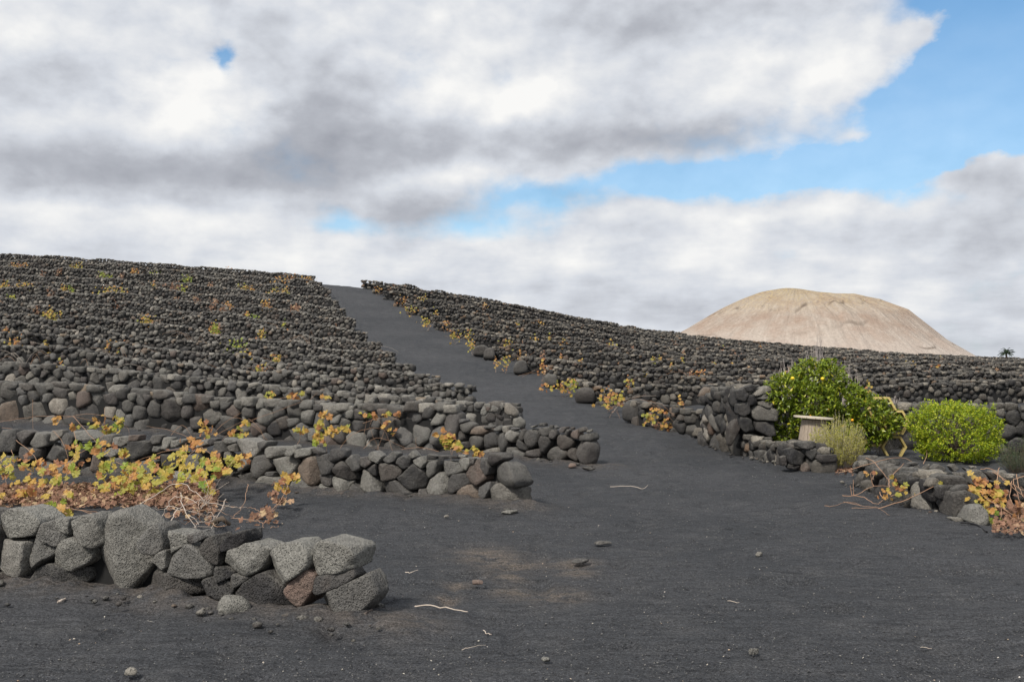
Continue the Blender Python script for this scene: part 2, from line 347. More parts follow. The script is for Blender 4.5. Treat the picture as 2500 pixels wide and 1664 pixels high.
M_FEA = leaf_mat('feathery_leaf', [(0, (.30, .31, .05)), (.5, (.42, .41, .09)), (1, (.52, .47, .15))], .3, .7, .2)
M_PALM = leaf_mat('palm_leaf', [(0, (.02, .04, .015)), (1, (.05, .08, .03))], .1, .5, .3)
def wood_mat(name, a, b2, sc=30):
    m, t, b = mat(name); pos = t.n('ShaderNodeNewGeometry').outputs['Position']; mp = t.n('ShaderNodeMapping'); t.link(pos, mp.inputs[0]); mp.inputs['Scale'].default_value = (1, 1, .15)
    n = t.noise(mp.outputs[0], sc, 5, .65, .3); r = rnd_out(t); c = t.mix(t.rng(n, .3, .7), a, b2); c = t.mix(t.m('MULTIPLY', r, .35), c, a)
    t.link(c, b.inputs['Base Color']); b.inputs['Roughness'].default_value = .85; b.inputs['Specular IOR Level'].default_value = .2
    t.link(t.bump(n, .5, .006), b.inputs['Normal']); return m
M_CANE = wood_mat('vine_cane', (.34, .20, .13), (.46, .31, .21)); M_DRY = wood_mat('bleached_cane', (.44, .37, .31), (.60, .53, .46)); M_BARK = wood_mat('bark', (.09, .07, .055), (.16, .13, .10))
M_SPOOL = wood_mat('weathered_wood', (.24, .19, .15), (.42, .36, .29), 45); M_TOP = wood_mat('weathered_top', (.48, .42, .33), (.62, .56, .46), 25); M_HEX = wood_mat('yellow_pine', (.50, .38, .14), (.62, .50, .22), 30)
M_STALK = wood_mat('grey_stalk', (.34, .30, .28), (.50, .45, .42))
def plain(name, c, rough=.8, spec=.3, metal=0):
    m, t, b = mat(name); pos = t.n('ShaderNodeNewGeometry').outputs['Position']; n = t.noise(pos, 30, 4, .6)
    t.link(t.mix(t.rng(n, .3, .7), tuple(x * .8 for x in c), tuple(min(1, x * 1.15) for x in c)), b.inputs['Base Color']); b.inputs['Roughness'].default_value = rough
    b.inputs['Specular IOR Level'].default_value = spec; b.inputs['Metallic'].default_value = metal; return m
M_WIRE = plain('wire', (.16, .15, .14), .5, .5, .6); M_HOSE = plain('black_hose', (.02, .02, .022), .5); M_ORG = plain('orange_fruit', (.85, .42, .025), .4, .4); M_LEM = plain('yellow_fruit', (.9, .62, .03), .4, .4)

# ------------------------------------------------------------------ the wall generator
class Path:
    def __init__(s, pts, jit=0., smooth=True):
        P = [Vector((x, y, 0)) for x, y in pts]
        if smooth and len(P) > 2: P = curve_pts(P, 8)
        P = np.array([(p.x, p.y) for p in P]); d = np.r_[0, np.cumsum(np.hypot(*np.diff(P, axis=0).T))]
        s.L = d[-1]; s.S = np.linspace(0, s.L, max(8, int(s.L / .15))); s.X = np.interp(s.S, d, P[:, 0]); s.Y = np.interp(s.S, d, P[:, 1])
        if jit:
            s.Y = s.Y + jit * vnoise(np.c_[s.S * .35, np.full(len(s.S), pts[0][1] * 3.1), s.S * 0])
        s.Z = G(s.X, s.Y); s.U = CX + F * s.X / s.Y
    def at(s, q):
        x = np.interp(q, s.S, s.X); y = np.interp(q, s.S, s.Y); z = np.interp(q, s.S, s.Z)
        x2 = np.interp(np.minimum(q + .1, s.L), s.S, s.X); y2 = np.interp(np.minimum(q + .1, s.L), s.S, s.Y)
        x1 = np.interp(np.maximum(q - .1, 0), s.S, s.X); y1 = np.interp(np.maximum(q - .1, 0), s.S, s.Y)
        tx, ty = x2 - x1, y2 - y1; n = np.hypot(tx, ty) + 1e-9
        return x, y, z, tx / n, ty / n
    def s_of_u(s, u):
        o = np.argsort(s.U); return np.interp(u, s.U[o], s.S[o])

def shape(planes_n, planes_d, sub, chip=2, amp=.06, p=None, freq=7., size=None, cl=.55):
    """planes_n (N,K,3), planes_d (N,K) -> verts (N,V,3): rounded convex blocks with chipped corners"""
    D, Fc = ICO[sub]; N = len(planes_n)
    g = np.einsum('nkc,vc->nvk', planes_n, D).clip(0) / planes_d[:, None, :]
    pw = (rng.uniform(26, 70, N) if p is None else np.full(N, p))[:, None]
    mxg = g.max(-1) + 1e-9
    Rr = 1 / (mxg * ((g / mxg[..., None]) ** pw[..., None]).sum(-1) ** (1 / pw))
    V = D[None] * Rr[..., None]
    for k in range(chip):
        n = rng.normal(size=(N, 3)); n /= np.linalg.norm(n, axis=1, keepdims=True)
        s = np.einsum('nvc,nc->nv', V, n); lim = s.max(1) * rng.uniform(cl, .93, N)
        V = V - n[:, None] * (np.maximum(0, s - lim[:, None]) * .9)[..., None]
    size = np.abs(V).max((1, 2)) if size is None else size
    off = rng.uniform(0, 90, (N, 1, 3))
    o = 1 if sub == 1 else (2 if sub == 2 else 4 if sub < 5 else 6)
    nz = fbm(V / size[:, None, None] * freq / 4 + off, o)
    V = V * (1 + amp * nz[..., None])
    return V, Fc

def put_stones(par, path, cs, cz, V, Fc, mats, asparts, off=None, smooth=False, name='stone', kindname='small_stones'):
    """local (s, depth, z) blocks V around (cs, cz) along path -> world; first as parts, rest joined"""
    x, y, z, tx, ty = path.at(cs); N = len(cs); off = np.zeros(N) if off is None else off
    W = np.empty_like(V); a = V[..., 0]; d = V[..., 1]
    W[..., 0] = a * tx[:, None] - d * ty[:, None]; W[..., 1] = a * ty[:, None] + d * tx[:, None]; W[..., 2] = V[..., 2]
    C = np.c_[x - off * ty, y + off * tx, z + cz]
    L = np.array(par.location)
    order = np.argsort(C[:, 1] - V[..., 0].max(1) * 8) if N > asparts else np.arange(N)
    for i in order[:asparts]:
        o = link(name, mk(name, W[i], Fc, mats[i % len(mats)] if not callable(mats) else mats(i), smooth), par, tuple(C[i] - L))
    rest = order[asparts:]
    if len(rest):
        VV = (W[rest] + C[rest][:, None] - L); nv = V.shape[1]
        FF = (Fc[None] + (np.arange(len(rest)) * nv)[:, None, None]).reshape(-1, 3)
        link(kindname, mk(kindname, VV.reshape(-1, 3), FF, mats[0] if not callable(mats) else mats(0), smooth), par, (0, 0, 0), 'stuff')

def dart(s0, s1, H, base, rr=(.6, 1.3)):
    Lw = s1 - s0; exp_n = int(Lw * H / (base * base * .8)); M = exp_n * 12
    cs = rng.uniform(s0, s1, M); cz = rng.uniform(-.02, 1, M) * H; r = base * .5 * rng.uniform(*rr, M) * (1.18 - .42 * cz / H)
    r[: exp_n // 4] *= 1.25
    K = np.zeros((0, 3)); buf = np.zeros((M, 3)); n = 0
    for i in range(M):
        if n:
            b = buf[:n]; dd = ((b[:, 0] - cs[i])) ** 2 + ((b[:, 1] - cz[i]) * 1.12) ** 2
            if (dd < ((b[:, 2] + r[i]) * .93) ** 2).any(): continue
        buf[n] = cs[i], cz[i], r[i]; n += 1
    return buf[:n].copy()

def gap_shade(par, path, s0, s1, Hf, t=.07, c0=0.):
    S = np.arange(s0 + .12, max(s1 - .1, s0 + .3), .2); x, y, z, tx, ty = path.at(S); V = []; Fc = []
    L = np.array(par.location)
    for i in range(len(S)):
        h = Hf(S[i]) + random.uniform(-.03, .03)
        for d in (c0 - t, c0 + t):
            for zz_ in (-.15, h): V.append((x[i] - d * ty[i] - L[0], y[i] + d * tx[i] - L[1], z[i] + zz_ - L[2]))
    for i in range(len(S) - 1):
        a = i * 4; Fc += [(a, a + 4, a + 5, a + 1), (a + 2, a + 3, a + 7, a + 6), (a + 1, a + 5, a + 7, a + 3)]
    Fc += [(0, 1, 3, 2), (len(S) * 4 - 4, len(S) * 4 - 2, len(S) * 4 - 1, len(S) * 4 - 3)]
    link('gap_shade', mk('gap_shade', V, Fc, M_GAP_SHADE), par)

def fill(par, path, s0, s1, H, base, sub, mats, parts=300, T=.32, smooth=False, caps=True, rough=.06, Hvar=.10, cover=.035, gap_shade_on=True, push=.0):
    S = dart(s0, s1, H, base)
    N = len(S); Hs = H * (1 + Hvar * vnoise(np.c_[S[:, 0] * .8, S[:, 0] * 0 + path.Y[0], S[:, 0] * 0]))
    S[:, 1] *= Hs / H
    d = S[None, :, :2] - S[:, None, :2]; D = np.hypot(d[..., 0], d[..., 1]) + np.eye(N) * 1e6
    K = min(5, N - 1); idx = np.argsort(D, axis=1)[:, :K]; ar = np.arange(N)[:, None]
    Dk = D[ar, idx]; nk = d[ar, idx] / Dk[..., None]; rk = S[idx, 2]
    dk = (Dk ** 2 + S[:, 2:3] ** 2 - rk ** 2) / (2 * Dk); dk = np.maximum(dk * (1.0 if sub > 2 else .985), S[:, 2:3] * .5) - .001
    PN = np.zeros((N, K + 8, 3)); PD = np.full((N, K + 8), 9.)
    PN[:, :K, 0] = nk[..., 0]; PN[:, :K, 2] = nk[..., 1]; PD[:, :K] = dk
    Th = T * .5 * rng.uniform(.72, 1.15, N)
    tl = rng.normal(0, .28, (N, 4))
    f = np.c_[tl[:, 0], -np.ones(N), tl[:, 1]]; f /= np.linalg.norm(f, axis=1, keepdims=True); PN[:, K] = f; PD[:, K] = Th
    f = np.c_[tl[:, 2], np.ones(N), tl[:, 3]]; f /= np.linalg.norm(f, axis=1, keepdims=True); PN[:, K + 1] = f; PD[:, K + 1] = Th
    tt = rng.normal(0, .22, N); f = np.c_[tt, np.zeros(N), np.ones(N)]; f /= np.linalg.norm(f, axis=1, keepdims=True)
    PN[:, K + 2] = f; PD[:, K + 2] = np.maximum(Hs + rng.uniform(-.03, .05, N) - S[:, 1], S[:, 2] * .75)
    PN[:, K + 3] = (0, 0, -1); PD[:, K + 3] = np.maximum(S[:, 1] + .07, .05)
    PN[:, K + 4] = (1, 0, 0); PD[:, K + 4] = np.maximum(s1 - S[:, 0], S[:, 2] * .7); PN[:, K + 5] = (-1, 0, 0); PD[:, K + 5] = np.maximum(S[:, 0] - s0, S[:, 2] * .7)
    for q_ in (6, 7):
        f = np.c_[rng.normal(0, .75, N), -np.ones(N), rng.normal(.1, .6, N)]; f /= np.linalg.norm(f, axis=1, keepdims=True); PN[:, K + q_] = f; PD[:, K + q_] = Th * rng.uniform(.86, 1.15, N)
    PD = np.minimum(PD, np.maximum(base * .8, 0)) if False else np.where(PD > 8, 9., PD)
    lim_ = rng.uniform(1.15, 1.6, (N, 1)) * S[:, 2:3]; PD[:, K + 4:K + 6] = np.minimum(PD[:, K + 4:K + 6], lim_); PD[:, K + 2:K + 4] = np.minimum(PD[:, K + 2:K + 4], lim_ * .95)
    V, Fc = shape(PN, PD, sub, 1 if sub > 2 else 2, rough, cl=.80 if sub > 2 else .70, p=None)
    put_stones(par, path, S[:, 0], S[:, 1], V, Fc, mats, parts if not caps else int(parts * .78), rng.normal(0, .025, N) + push, smooth)
    if caps:   # small stones laid along the top
        cs = np.arange(s0 + .05, s1 - .05, base * .62) + rng.uniform(-.3, .3, len(np.arange(s0 + .05, s1 - .05, base * .62))) * base; n = len(cs)
        Hc = H * (1 + Hvar * vnoise(np.c_[cs * .8, cs * 0 + path.Y[0], cs * 0]))
        PN = rng.normal(size=(n, 4, 3)); PN /= np.linalg.norm(PN, axis=2, keepdims=True); ra = base * rng.uniform(.26, .50, n)
        PN = np.concatenate([PN, np.tile(np.array([[1, 0, 0], [-1, 0, 0], [0, 1, 0], [0, -1, 0], [0, 0, 1], [0, 0, -1.]]), (n, 1, 1))], 1)
        rb_ = 1; PD = ra[:, None] * np.concatenate([rng.uniform(.65, 1.0, (n, 4)), np.tile([1.15, 1.15, 1.1, 1.1, .62, .62], (n, 1))], 1)
        V, Fc = shape(PN, PD, sub, 1, rough, 40, cl=.7)
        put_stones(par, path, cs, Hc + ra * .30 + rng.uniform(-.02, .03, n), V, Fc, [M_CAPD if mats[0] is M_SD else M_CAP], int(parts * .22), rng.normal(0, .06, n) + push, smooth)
    if gap_shade_on: gap_shade(par, path, s0, s1, lambda q: H * .80, T * .22)

def hull(P):
    P = sorted(map(tuple, P)); 
    def half(Q):
        o = []
        for p in Q:
            while len(o) > 1 and (o[-1][0] - o[-2][0]) * (p[1] - o[-2][1]) - (o[-1][1] - o[-2][1]) * (p[0] - o[-2][0]) <= 0: o.pop()
            o.append(p)
        return o[:-1]
    return half(P) + half(P[::-1])
def traced(par, path, ox, oy, k, polys, T, sub, mats, back=.10, amp=.045, grow=1.03, p=34, name='stone', pinch=.5):
    """polys: outlines read off the photograph (crop coords) and laid on the wall's own vertical face at its real size"""
    n = len(polys); PNs = np.zeros((n, 18, 3)); PDs = np.full((n, 18), 9.); cs = np.zeros(n); cz = np.zeros(n); off = np.zeros(n)
    for i, po in enumerate(polys):
        po = np.array(po, float); px = ox + po[:, 0] / k; py = oy + po[:, 1] / k
        s = path.s_of_u(px); x, y, z, tx, ty = path.at(s); zw = ZC - (py - HOR) / F * y - z
        # outline outside the wall's own length keeps its true width
        H_ = hull(np.c_[s, zw]); H_ = np.array(H_); c = H_.mean(0); a = H_; b = np.roll(H_, -1, 0); e = b - a; l = np.hypot(*e.T); keep = l > 1e-3
        a, e, l = a[keep], e[keep], l[keep]; nn = np.c_[e[:, 1], -e[:, 0]] / l[:, None]; dd = ((a - c) * nn).sum(1)
        m = min(len(dd), 14); PNs[i, :m, 0] = nn[:m, 0]; PNs[i, :m, 2] = nn[:m, 1]; PDs[i, :m] = np.maximum(dd[:m] * grow, .012)
        sz = math.sqrt(max(1e-4, np.ptp(H_[:, 0]) * np.ptp(H_[:, 1]))); th = min(T, sz * 1.15) * .5 * random.uniform(.85, 1.1); th = max(th, .03)
        for kk, sg in ((14, -1), (15, 1)):
            v = np.array([random.gauss(0, .22), sg, random.gauss(0, .2) + (.12 if sg < 0 else 0)]); PNs[i, kk] = v / np.linalg.norm(v); PDs[i, kk] = th
        for kk in (16, 17):   # front facets so that the face is not one flat plane
            v = np.array([random.choice((-1, 1)) * random.uniform(.3, 1.), -1, random.uniform(-.6, .9)]); PNs[i, kk] = v / np.linalg.norm(v); PDs[i, kk] = th * random.uniform(1.0, 1.3)
        cs[i], cz[i] = c; off[i] = th - .05 + (back - .10)
    V, Fc = shape(PNs, PDs, sub, 2, amp, p, 9., None, .82)
    put_stones(par, path, cs, cz, V, Fc, mats, 999, off, False, name)

def row_pts(lst): return [((u - CX) / F * y, y) for u, y in lst]
TR1 = [((0, 1220, 4.712), [([(-150,90),(150,110),(120,160),(0,180),(-150,160)],'g'),
 ([(-60,250),(30,180),(190,90),(330,110),(470,230),(480,330),(430,400),(100,445),(-60,435)],'l'),
 ([(-40,460),(350,470),(360,560),(340,800),(270,875),(110,850),(0,770),(-60,650)],'g'),
 ([(430,430),(540,460),(680,540),(620,640),(480,720),(430,770),(370,750),(370,650)],'g'),
 ([(520,260),(650,225),(690,280),(720,350),(800,400),(700,530),(560,480),(485,400),(490,330)],'g'),
 ([(680,205),(830,210),(830,390),(780,370),(700,290)],'l'),
 ([(850,240),(950,180),(1080,165),(1140,230),(1180,380),(1210,480),(1090,555),(980,510),(880,420)],'l'),
 ([(830,410),(900,450),(1060,560),(1060,620),(1010,720),(850,815),(660,800),(610,750),(650,630),(760,450)],'l'),
 ([(330,830),(600,730),(700,810),(950,800),(960,930),(850,1010),(600,1020),(310,970)],'d'),
 ([(-150,800),(60,830),(260,900),(300,1000),(-150,1010)],'d'),
 ([(1290,130),(1370,125),(1520,220),(1650,340),(1650,550),(1700,660),(1600,880),(1480,1060),(1200,1080),(1040,1000),(1020,700),(1190,520),(1210,330),(1240,200)],'g'),
 ([(1790,270),(1850,275),(1880,400),(1900,560),(1810,630),(1720,600),(1660,500),(1670,390)],'g'),
 ([(1950,345),(2100,370),(2190,410),(2180,500),(2050,560),(1980,620),(1970,500)],'l'),
 ([(1960,560),(1965,760),(1910,800),(1750,680),(1840,610)],'l')]),
((440, 1240, 4.712), [([(-95,740),(-95,560),(-60,520),(130,395),(210,440),(270,540),(400,640),(420,680),(390,760),(250,800),(100,805)],'g'),
 ([(-440,740),(-100,740),(0,800),(270,810),(240,980),(100,1000),(-300,970),(-470,950)],'d'),
 ([(130,290),(210,290),(200,390),(130,385)],'g'),
 ([(210,260),(290,250),(340,320),(240,380),(210,390)],'g'),
 ([(240,380),(400,310),(440,480),(490,510),(470,640),(430,640),(290,520)],'d'),
 ([(440,430),(600,310),(740,250),(780,370),(680,455),(520,490),(470,480)],'d'),
 ([(770,395),(850,410),(940,425),(1020,480),(960,640),(880,740),(800,765),(700,740),(590,680),(480,620),(490,540),(560,480)],'l'),
 ([(430,660),(560,680),(630,740),(600,790),(490,840),(430,790),(405,720)],'d'),
 ([(640,745),(760,770),(830,790),(740,860),(660,920),(580,830)],'g'),
 ([(290,810),(400,780),(480,840),(570,830),(640,930),(600,1030),(260,1040)],'d'),
 ([(920,740),(1000,735),(1100,830),(1240,930),(1280,1060),(1230,1150),(1000,1200),(640,1100),(610,1020),(740,870)],'d'),
 ([(1370,375),(1430,420),(1500,500),(1525,630),(1490,700),(1210,890),(1090,840),(980,650),(980,530),(1060,460),(1200,400)],'l'),
 ([(1380,740),(1500,700),(1580,770),(1580,900),(1500,1020),(1420,1120),(1390,1125),(1260,1000),(1240,940)],'p'),
 ([(1640,365),(1720,370),(1830,420),(2000,440),(2040,490),(2000,690),(1850,740),(1620,755),(1560,680),(1530,560),(1545,420)],'l'),
 ([(1600,770),(1850,740),(1990,700),(2010,790),(1930,860),(1640,975),(1595,930)],'g'),
 ([(1560,1030),(1650,990),(1950,850),(2130,760),(2210,900),(2240,1000),(2180,1100),(2000,1270),(1900,1300),(1650,1230),(1590,1150)],'g'),
 ([(2080,1220),(2180,1170),(2170,1260),(2020,1290)],'g')])]
TR2 = [((500,1050,5.89), [[(60,150),(130,105),(205,120),(170,190),(110,215)],[(180,160),(290,145),(350,210),(330,300),(220,320),(180,260)],[(300,130),(340,100),(490,160),(350,200)],
 [(350,230),(480,180),(500,300),(420,300),(350,270)],[(570,115),(650,125),(790,200),(800,260),(740,380),(680,400),(480,290),(470,200)],[(780,180),(850,150),(920,160),(910,220),(850,300),(820,300),(800,240)],
 [(930,230),(1220,240),(1230,340),(960,400),(920,330),(880,260)],[(1240,250),(1310,205),(1350,230),(1350,300),(1290,375),(1230,350)],[(1350,270),(1440,250),(1540,270),(1560,350),(1350,400),(1290,380)],
 [(1550,260),(1620,245),(1720,320),(1700,345),(1600,320)],[(1840,270),(1920,255),(2010,300),(2030,380),(1890,455),(1800,420),(1820,320)],[(300,320),(360,295),(400,330),(410,430),(350,440),(290,380)],
 [(580,380),(700,410),(690,520),(560,590),(480,590),(440,500),(480,420)],[(740,380),(850,350),(1000,410),(1000,480),(820,690),(780,670),(710,560),(710,440)],[(1020,410),(1200,375),(1310,420),(1310,500),(1260,640),(1190,700),(1040,680),(1010,600)],
 [(1350,440),(1560,365),(1600,400),(1670,580),(1660,700),(1560,790),(1500,770),(1400,640),(1300,560)],[(1600,370),(1760,330),(1880,470),(1840,620),(1710,650),(1650,500)],[(1890,480),(1980,440),(2090,520),(2210,650),(2200,700),(2080,710),(1900,650),(1850,590)],
 [(2020,440),(2110,350),(2150,420),(2260,500),(2260,560),(2180,590)],[(1680,630),(1850,640),(1850,780),(1820,800),(1700,750)],[(1850,660),(2130,730),(2060,880),(1990,910),(1900,860),(1860,760)],
 [(490,630),(690,600),(800,690),(750,800),(650,800),(560,720)],[(430,690),(490,690),(620,810),(380,820)],[(300,680),(440,600),(440,690),(390,770),(330,740)],[(760,800),(880,650),(1010,670),(1200,720),(1130,830),(900,840)],
 [(1260,700),(1340,640),(1440,720),(1600,870),(1400,920),(1220,880)],[(1650,760),(1820,810),(1930,910),(1680,890)],[(2130,760),(2250,820),(2350,910),(2080,900)],[(940,590),(1010,600),(1000,670),(890,640)]]),
((880,1050,5.61), [[(10,540),(80,540),(170,610),(260,720),(300,830),(240,870),(100,830),(10,780)],[(0,370),(130,350),(190,440),(90,510),(30,470)],[(140,310),(210,280),(320,350),(260,450),(140,380)],[(100,510),(240,450),(240,620),(200,610)],
 [(330,400),(450,290),(530,320),(480,430),(370,445)],[(270,460),(430,450),(580,540),(570,600),(500,660),(300,700),(260,600)],[(510,390),(600,340),(710,380),(690,490),(620,530),(500,450)],[(740,270),(820,350),(740,380),(670,340)],
 [(740,400),(860,350),(930,430),(870,515),(760,450)],[(740,460),(860,530),(930,670),(880,780),(800,800),(710,820),(510,670),(680,510)],[(960,410),(1070,400),(1080,480),(1050,580),(950,650),(920,600),(930,480)],
 [(910,350),(970,310),(1060,350),(1050,390),(930,400)],[(1070,340),(1220,340),(1230,390),(1090,400)],[(1090,420),(1330,410),(1440,540),(1310,600),(1240,615),(1110,500)],[(1370,400),(1480,370),(1550,400),(1540,480),(1500,550),(1430,510)],
 [(1560,480),(1610,390),(1700,530),(1760,660),(1640,765),(1600,750),(1510,610),(1520,540)],[(1670,380),(1740,380),(1800,500),(1790,590),(1750,610),(1680,480)],[(1770,310),(1930,320),(1980,390),(1830,490),(1780,460)],
 [(1840,480),(2050,430),(2130,480),(2200,620),(2230,700),(2190,770),(2000,760),(1780,670),(1770,610)],[(1490,570),(1540,670),(1430,780),(1290,870),(1240,830),(1220,640),(1320,600)],[(1100,570),(1180,590),(1210,680),(1220,850),(1100,910),(960,880),(890,790),(980,660)],
 [(1500,740),(1620,780),(1650,1000),(1400,950),(1300,880)],[(1640,780),(1800,700),(1810,840),(1720,945),(1660,890)],[(1850,720),(2190,790),(2200,1080),(1850,1060),(1830,900)],[(330,690),(500,680),(680,820),(780,900),(350,890)],[(820,800),(880,800),(1010,930),(820,900)],
 [(1350,330),(1480,330),(1470,370),(1370,360)],[(1250,350),(1350,350),(1350,390),(1240,380)],[(1540,370),(1600,380),(1590,460),(1550,450)]]),
((0,1000,3.927), [[(0,190),(120,190),(150,300),(140,400),(0,410),(-60,300)],[(180,220),(240,190),(330,220),(240,330),(180,280)],[(350,210),(460,230),(480,340),(370,365),(255,325)],[(490,200),(620,190),(620,250),(560,295),(490,290)],
 [(640,220),(710,260),(690,360),(640,365),(580,300)],[(490,310),(690,390),(680,440),(600,500),(430,450)],[(160,350),(400,370),(410,450),(290,490),(170,440)],[(30,430),(160,450),(180,560),(0,560)],[(700,200),(840,200),(960,280),(850,300),(720,280)],
 [(990,240),(1090,240),(1080,330),(1020,360),(970,320)],[(1100,260),(1220,250),(1250,310),(1180,350),(1090,330)],[(1250,290),(1470,300),(1470,410),(1310,470),(1250,460),(1220,380)],[(1480,240),(1570,240),(1550,320),(1500,330),(1470,290)],
 [(1580,260),(1670,270),(1640,370),(1570,370)],[(1660,290),(1860,270),(1720,350),(1650,360)],[(1850,320),(1980,280),(2030,330),(1900,370)],[(1480,345),(1560,350),(1550,400),(1480,400)],[(740,320),(850,320),(860,460),(760,470)],
 [(880,430),(970,420),(990,560),(950,610),(880,540)],[(750,610),(850,540),(940,600),(950,640),(760,660)],[(1050,360),(1190,370),(1120,450),(1000,440)],[(1550,420),(1720,430),(1700,560),(1520,540)],[(400,500),(560,520),(540,600),(380,600)],
 [(570,510),(720,480),(720,600),(560,620)],[(1000,470),(1200,460),(1240,600),(1010,620)],[(1250,500),(1500,480),(1500,620),(1260,640)],[(1760,440),(1900,420),(1940,560),(1780,580)],[(1950,470),(2010,470),(2020,600),(1900,640),(1900,600)],
 [(1560,580),(1880,590),(1900,700),(1560,680)],[(200,560),(370,560),(370,660),(200,650)],[(2050,360),(2150,390),(2140,450),(2050,450)],[(1250,240),(1360,240),(1350,290),(1260,300)]])]
TR3 = [[(260,410),(330,450),(320,500),(260,580),(110,500),(110,450)],[(150,370),(220,360),(250,400),(120,440)],[(340,470),(460,470),(560,530),(480,600),(280,580)],[(40,560),(130,530),(210,630),(200,680),(100,700),(30,620)],
 [(250,620),(420,600),(470,640),(460,760),(370,810),(250,690)],[(500,600),(600,550),(690,610),(700,750),(480,800),(480,680)],[(680,540),(750,560),(840,670),(820,800),(770,870),(700,720)],[(650,500),(720,455),(750,500),(740,540),(640,540)],
 [(760,460),(860,460),(850,560),(790,580)],[(870,520),(960,540),(980,600),(900,710),(820,610)],[(1040,490),(1080,620),(1070,690),(1000,630)],[(990,640),(1060,690),(1110,820),(1080,830),(940,740)],
 [(1080,540),(1200,500),(1290,570),(1270,680),(1210,790),(1130,750),(1080,640)],[(1280,500),(1410,480),(1440,560),(1400,630),(1310,590)],[(1300,610),(1370,600),(1450,680),(1440,740),(1350,860),(1290,880),(1280,720)],
 [(1450,540),(1500,510),(1540,590),(1500,660),(1430,630)],[(1540,620),(1600,585),(1680,600),(1770,710),(1740,770),(1640,820),(1500,730)],[(1590,480),(1690,480),(1640,570),(1580,560)],[(1690,510),(1740,530),(1700,620),(1650,580)],
 [(1770,540),(1850,510),(1860,660),(1720,620)],[(1870,590),(2050,560),(2080,640),(2060,680),(1880,680)],[(1790,700),(1880,680),(2060,690),(2090,800),(2060,1030),(1880,1040),(1800,880)],[(1850,500),(1930,480),(1970,540),(1880,560)],
 [(1970,530),(2050,510),(2050,545),(1980,560)],[(1350,870),(1500,760),(1640,820),(1720,870),(1620,970),(1360,950)],[(1060,830),(1280,790),(1280,930),(1060,890)],[(430,820),(700,770),(740,870),(480,890)],[(830,770),(930,780),(950,830),(870,880),(810,860)],
 [(1280,425),(1380,420),(1380,470),(1290,470)],[(1160,470),(1280,455),(1200,490)],[(1440,450),(1500,450),(1500,500),(1440,490)],[(1510,450),(1580,490),(1530,510)],[(1740,480),(1800,480),(1800,520),(1750,520)],[(460,460),(640,460),(640,500),(500,500)],
 [(1710,800),(1760,780),(1820,900),(1840,1000),(1700,900)],[(870,480),(1000,500),(940,540)],[(90,720),(240,690),(330,800),(100,800)],[(930,800),(1060,850),(1060,920),(900,900)]]
TRP = [[(510,470),(600,410),(700,385),(760,410),(740,450),(600,480),(520,510)],[(560,500),(640,470),(770,450),(775,500),(700,540),(560,540)],[(560,570),(680,540),(770,570),(770,610),(700,640),(560,600)],
 [(490,640),(560,610),(780,650),(810,720),(790,790),(560,780),(500,720)],[(540,800),(790,790),(790,950),(700,970),(560,900)],[(470,480),(560,490),(560,600),(480,620),(440,540)],[(330,440),(440,400),(480,470),(430,560),(340,540)],
 [(350,600),(470,560),(490,700),(400,740),(340,700)],[(380,740),(490,760),(530,900),(420,920),(360,850)],[(420,400),(500,370),(590,380),(520,450),(440,450)],[(200,880),(330,760),(370,900),(280,1080),(200,1080)]]
TRQ = [[(1190,1190),(1360,1170),(1380,1290),(1340,1400),(1180,1360)],[(870,1120),(960,1100),(1110,1180),(1060,1290),(920,1280),(880,1190)],[(1050,1280),(1120,1260),(1160,1340),(1110,1400),(1040,1350)],
 [(800,1200),(870,1180),(890,1290),(830,1300)],[(1240,1040),(1330,1050),(1370,1110),(1260,1180),(1220,1110)],[(990,1030),(1200,1020),(1230,1080),(1110,1110),(1000,1080)],[(1100,1110),(1220,1100),(1240,1180),(1170,1240),(1110,1180)],[(880,1300),(1030,1300),(1040,1350),(900,1330)]]
TRG = [([(1390,650),(1580,620),(1740,690),(1780,760),(1620,850),(1580,980),(1360,960),(1380,800)],11.5,'d'),([(1750,800),(1820,860),(1860,1030),(1800,1085),(1680,1060),(1580,1010),(1620,860)],11.15,'l'),
 ([(1400,600),(1480,550),(1600,540),(1620,590),(1450,640),(1390,640)],11.6,'g'),([(1160,440),(1250,400),(1400,430),(1600,500),(1560,560),(1300,540),(1170,480)],12.1,'g'),([(1650,380),(1750,350),(1830,430),(1850,480),(1700,560),(1620,520)],12.3,'d'),
 ([(430,240),(520,190),(740,240),(700,290),(560,300),(440,300)],14.4,'d'),([(430,300),(550,300),(540,420),(460,420)],14.4,'d'),([(760,320),(960,280),(960,380),(880,460),(770,430)],13.8,'d'),([(560,310),(660,300),(680,370),(600,400)],14.2,'g'),
 ([(780,270),(880,245),(980,260),(880,290)],13.8,'g'),([(1350,300),(1410,270),(1480,340),(1400,370)],12.8,'g'),([(1520,310),(1640,350),(1600,385)],12.8,'l'),([(1600,290),(1690,300),(1680,340),(1620,330)],12.8,'g'),([(1800,370),(1950,390),(2000,440),(1900,480)],12.4,'d'),
 ([(1000,350),(1090,270),(1130,340),(1160,380),(1030,380)],13.2,'d'),([(980,430),(1080,430),(1090,460),(1030,480)],13.2,'g'),([(1890,490),(2080,510),(2060,560),(1950,560)],12.2,'g'),([(2080,400),(2180,400),(2180,470),(2080,450)],12.4,'g'),
 ([(970,490),(1150,470),(1160,580),(1020,620)],13,'d'),([(1160,600),(1370,580),(1370,720),(1180,740)],12.2,'d'),([(1180,740),(1370,730),(1360,880),(1200,860)],12.1,'d'),([(1360,970),(1480,965),(1540,1000),(1520,1030),(1380,1010)],11.3,'g'),([(1130,330),(1200,275),(1310,330),(1250,390),(1150,380)],12.8,'g')]


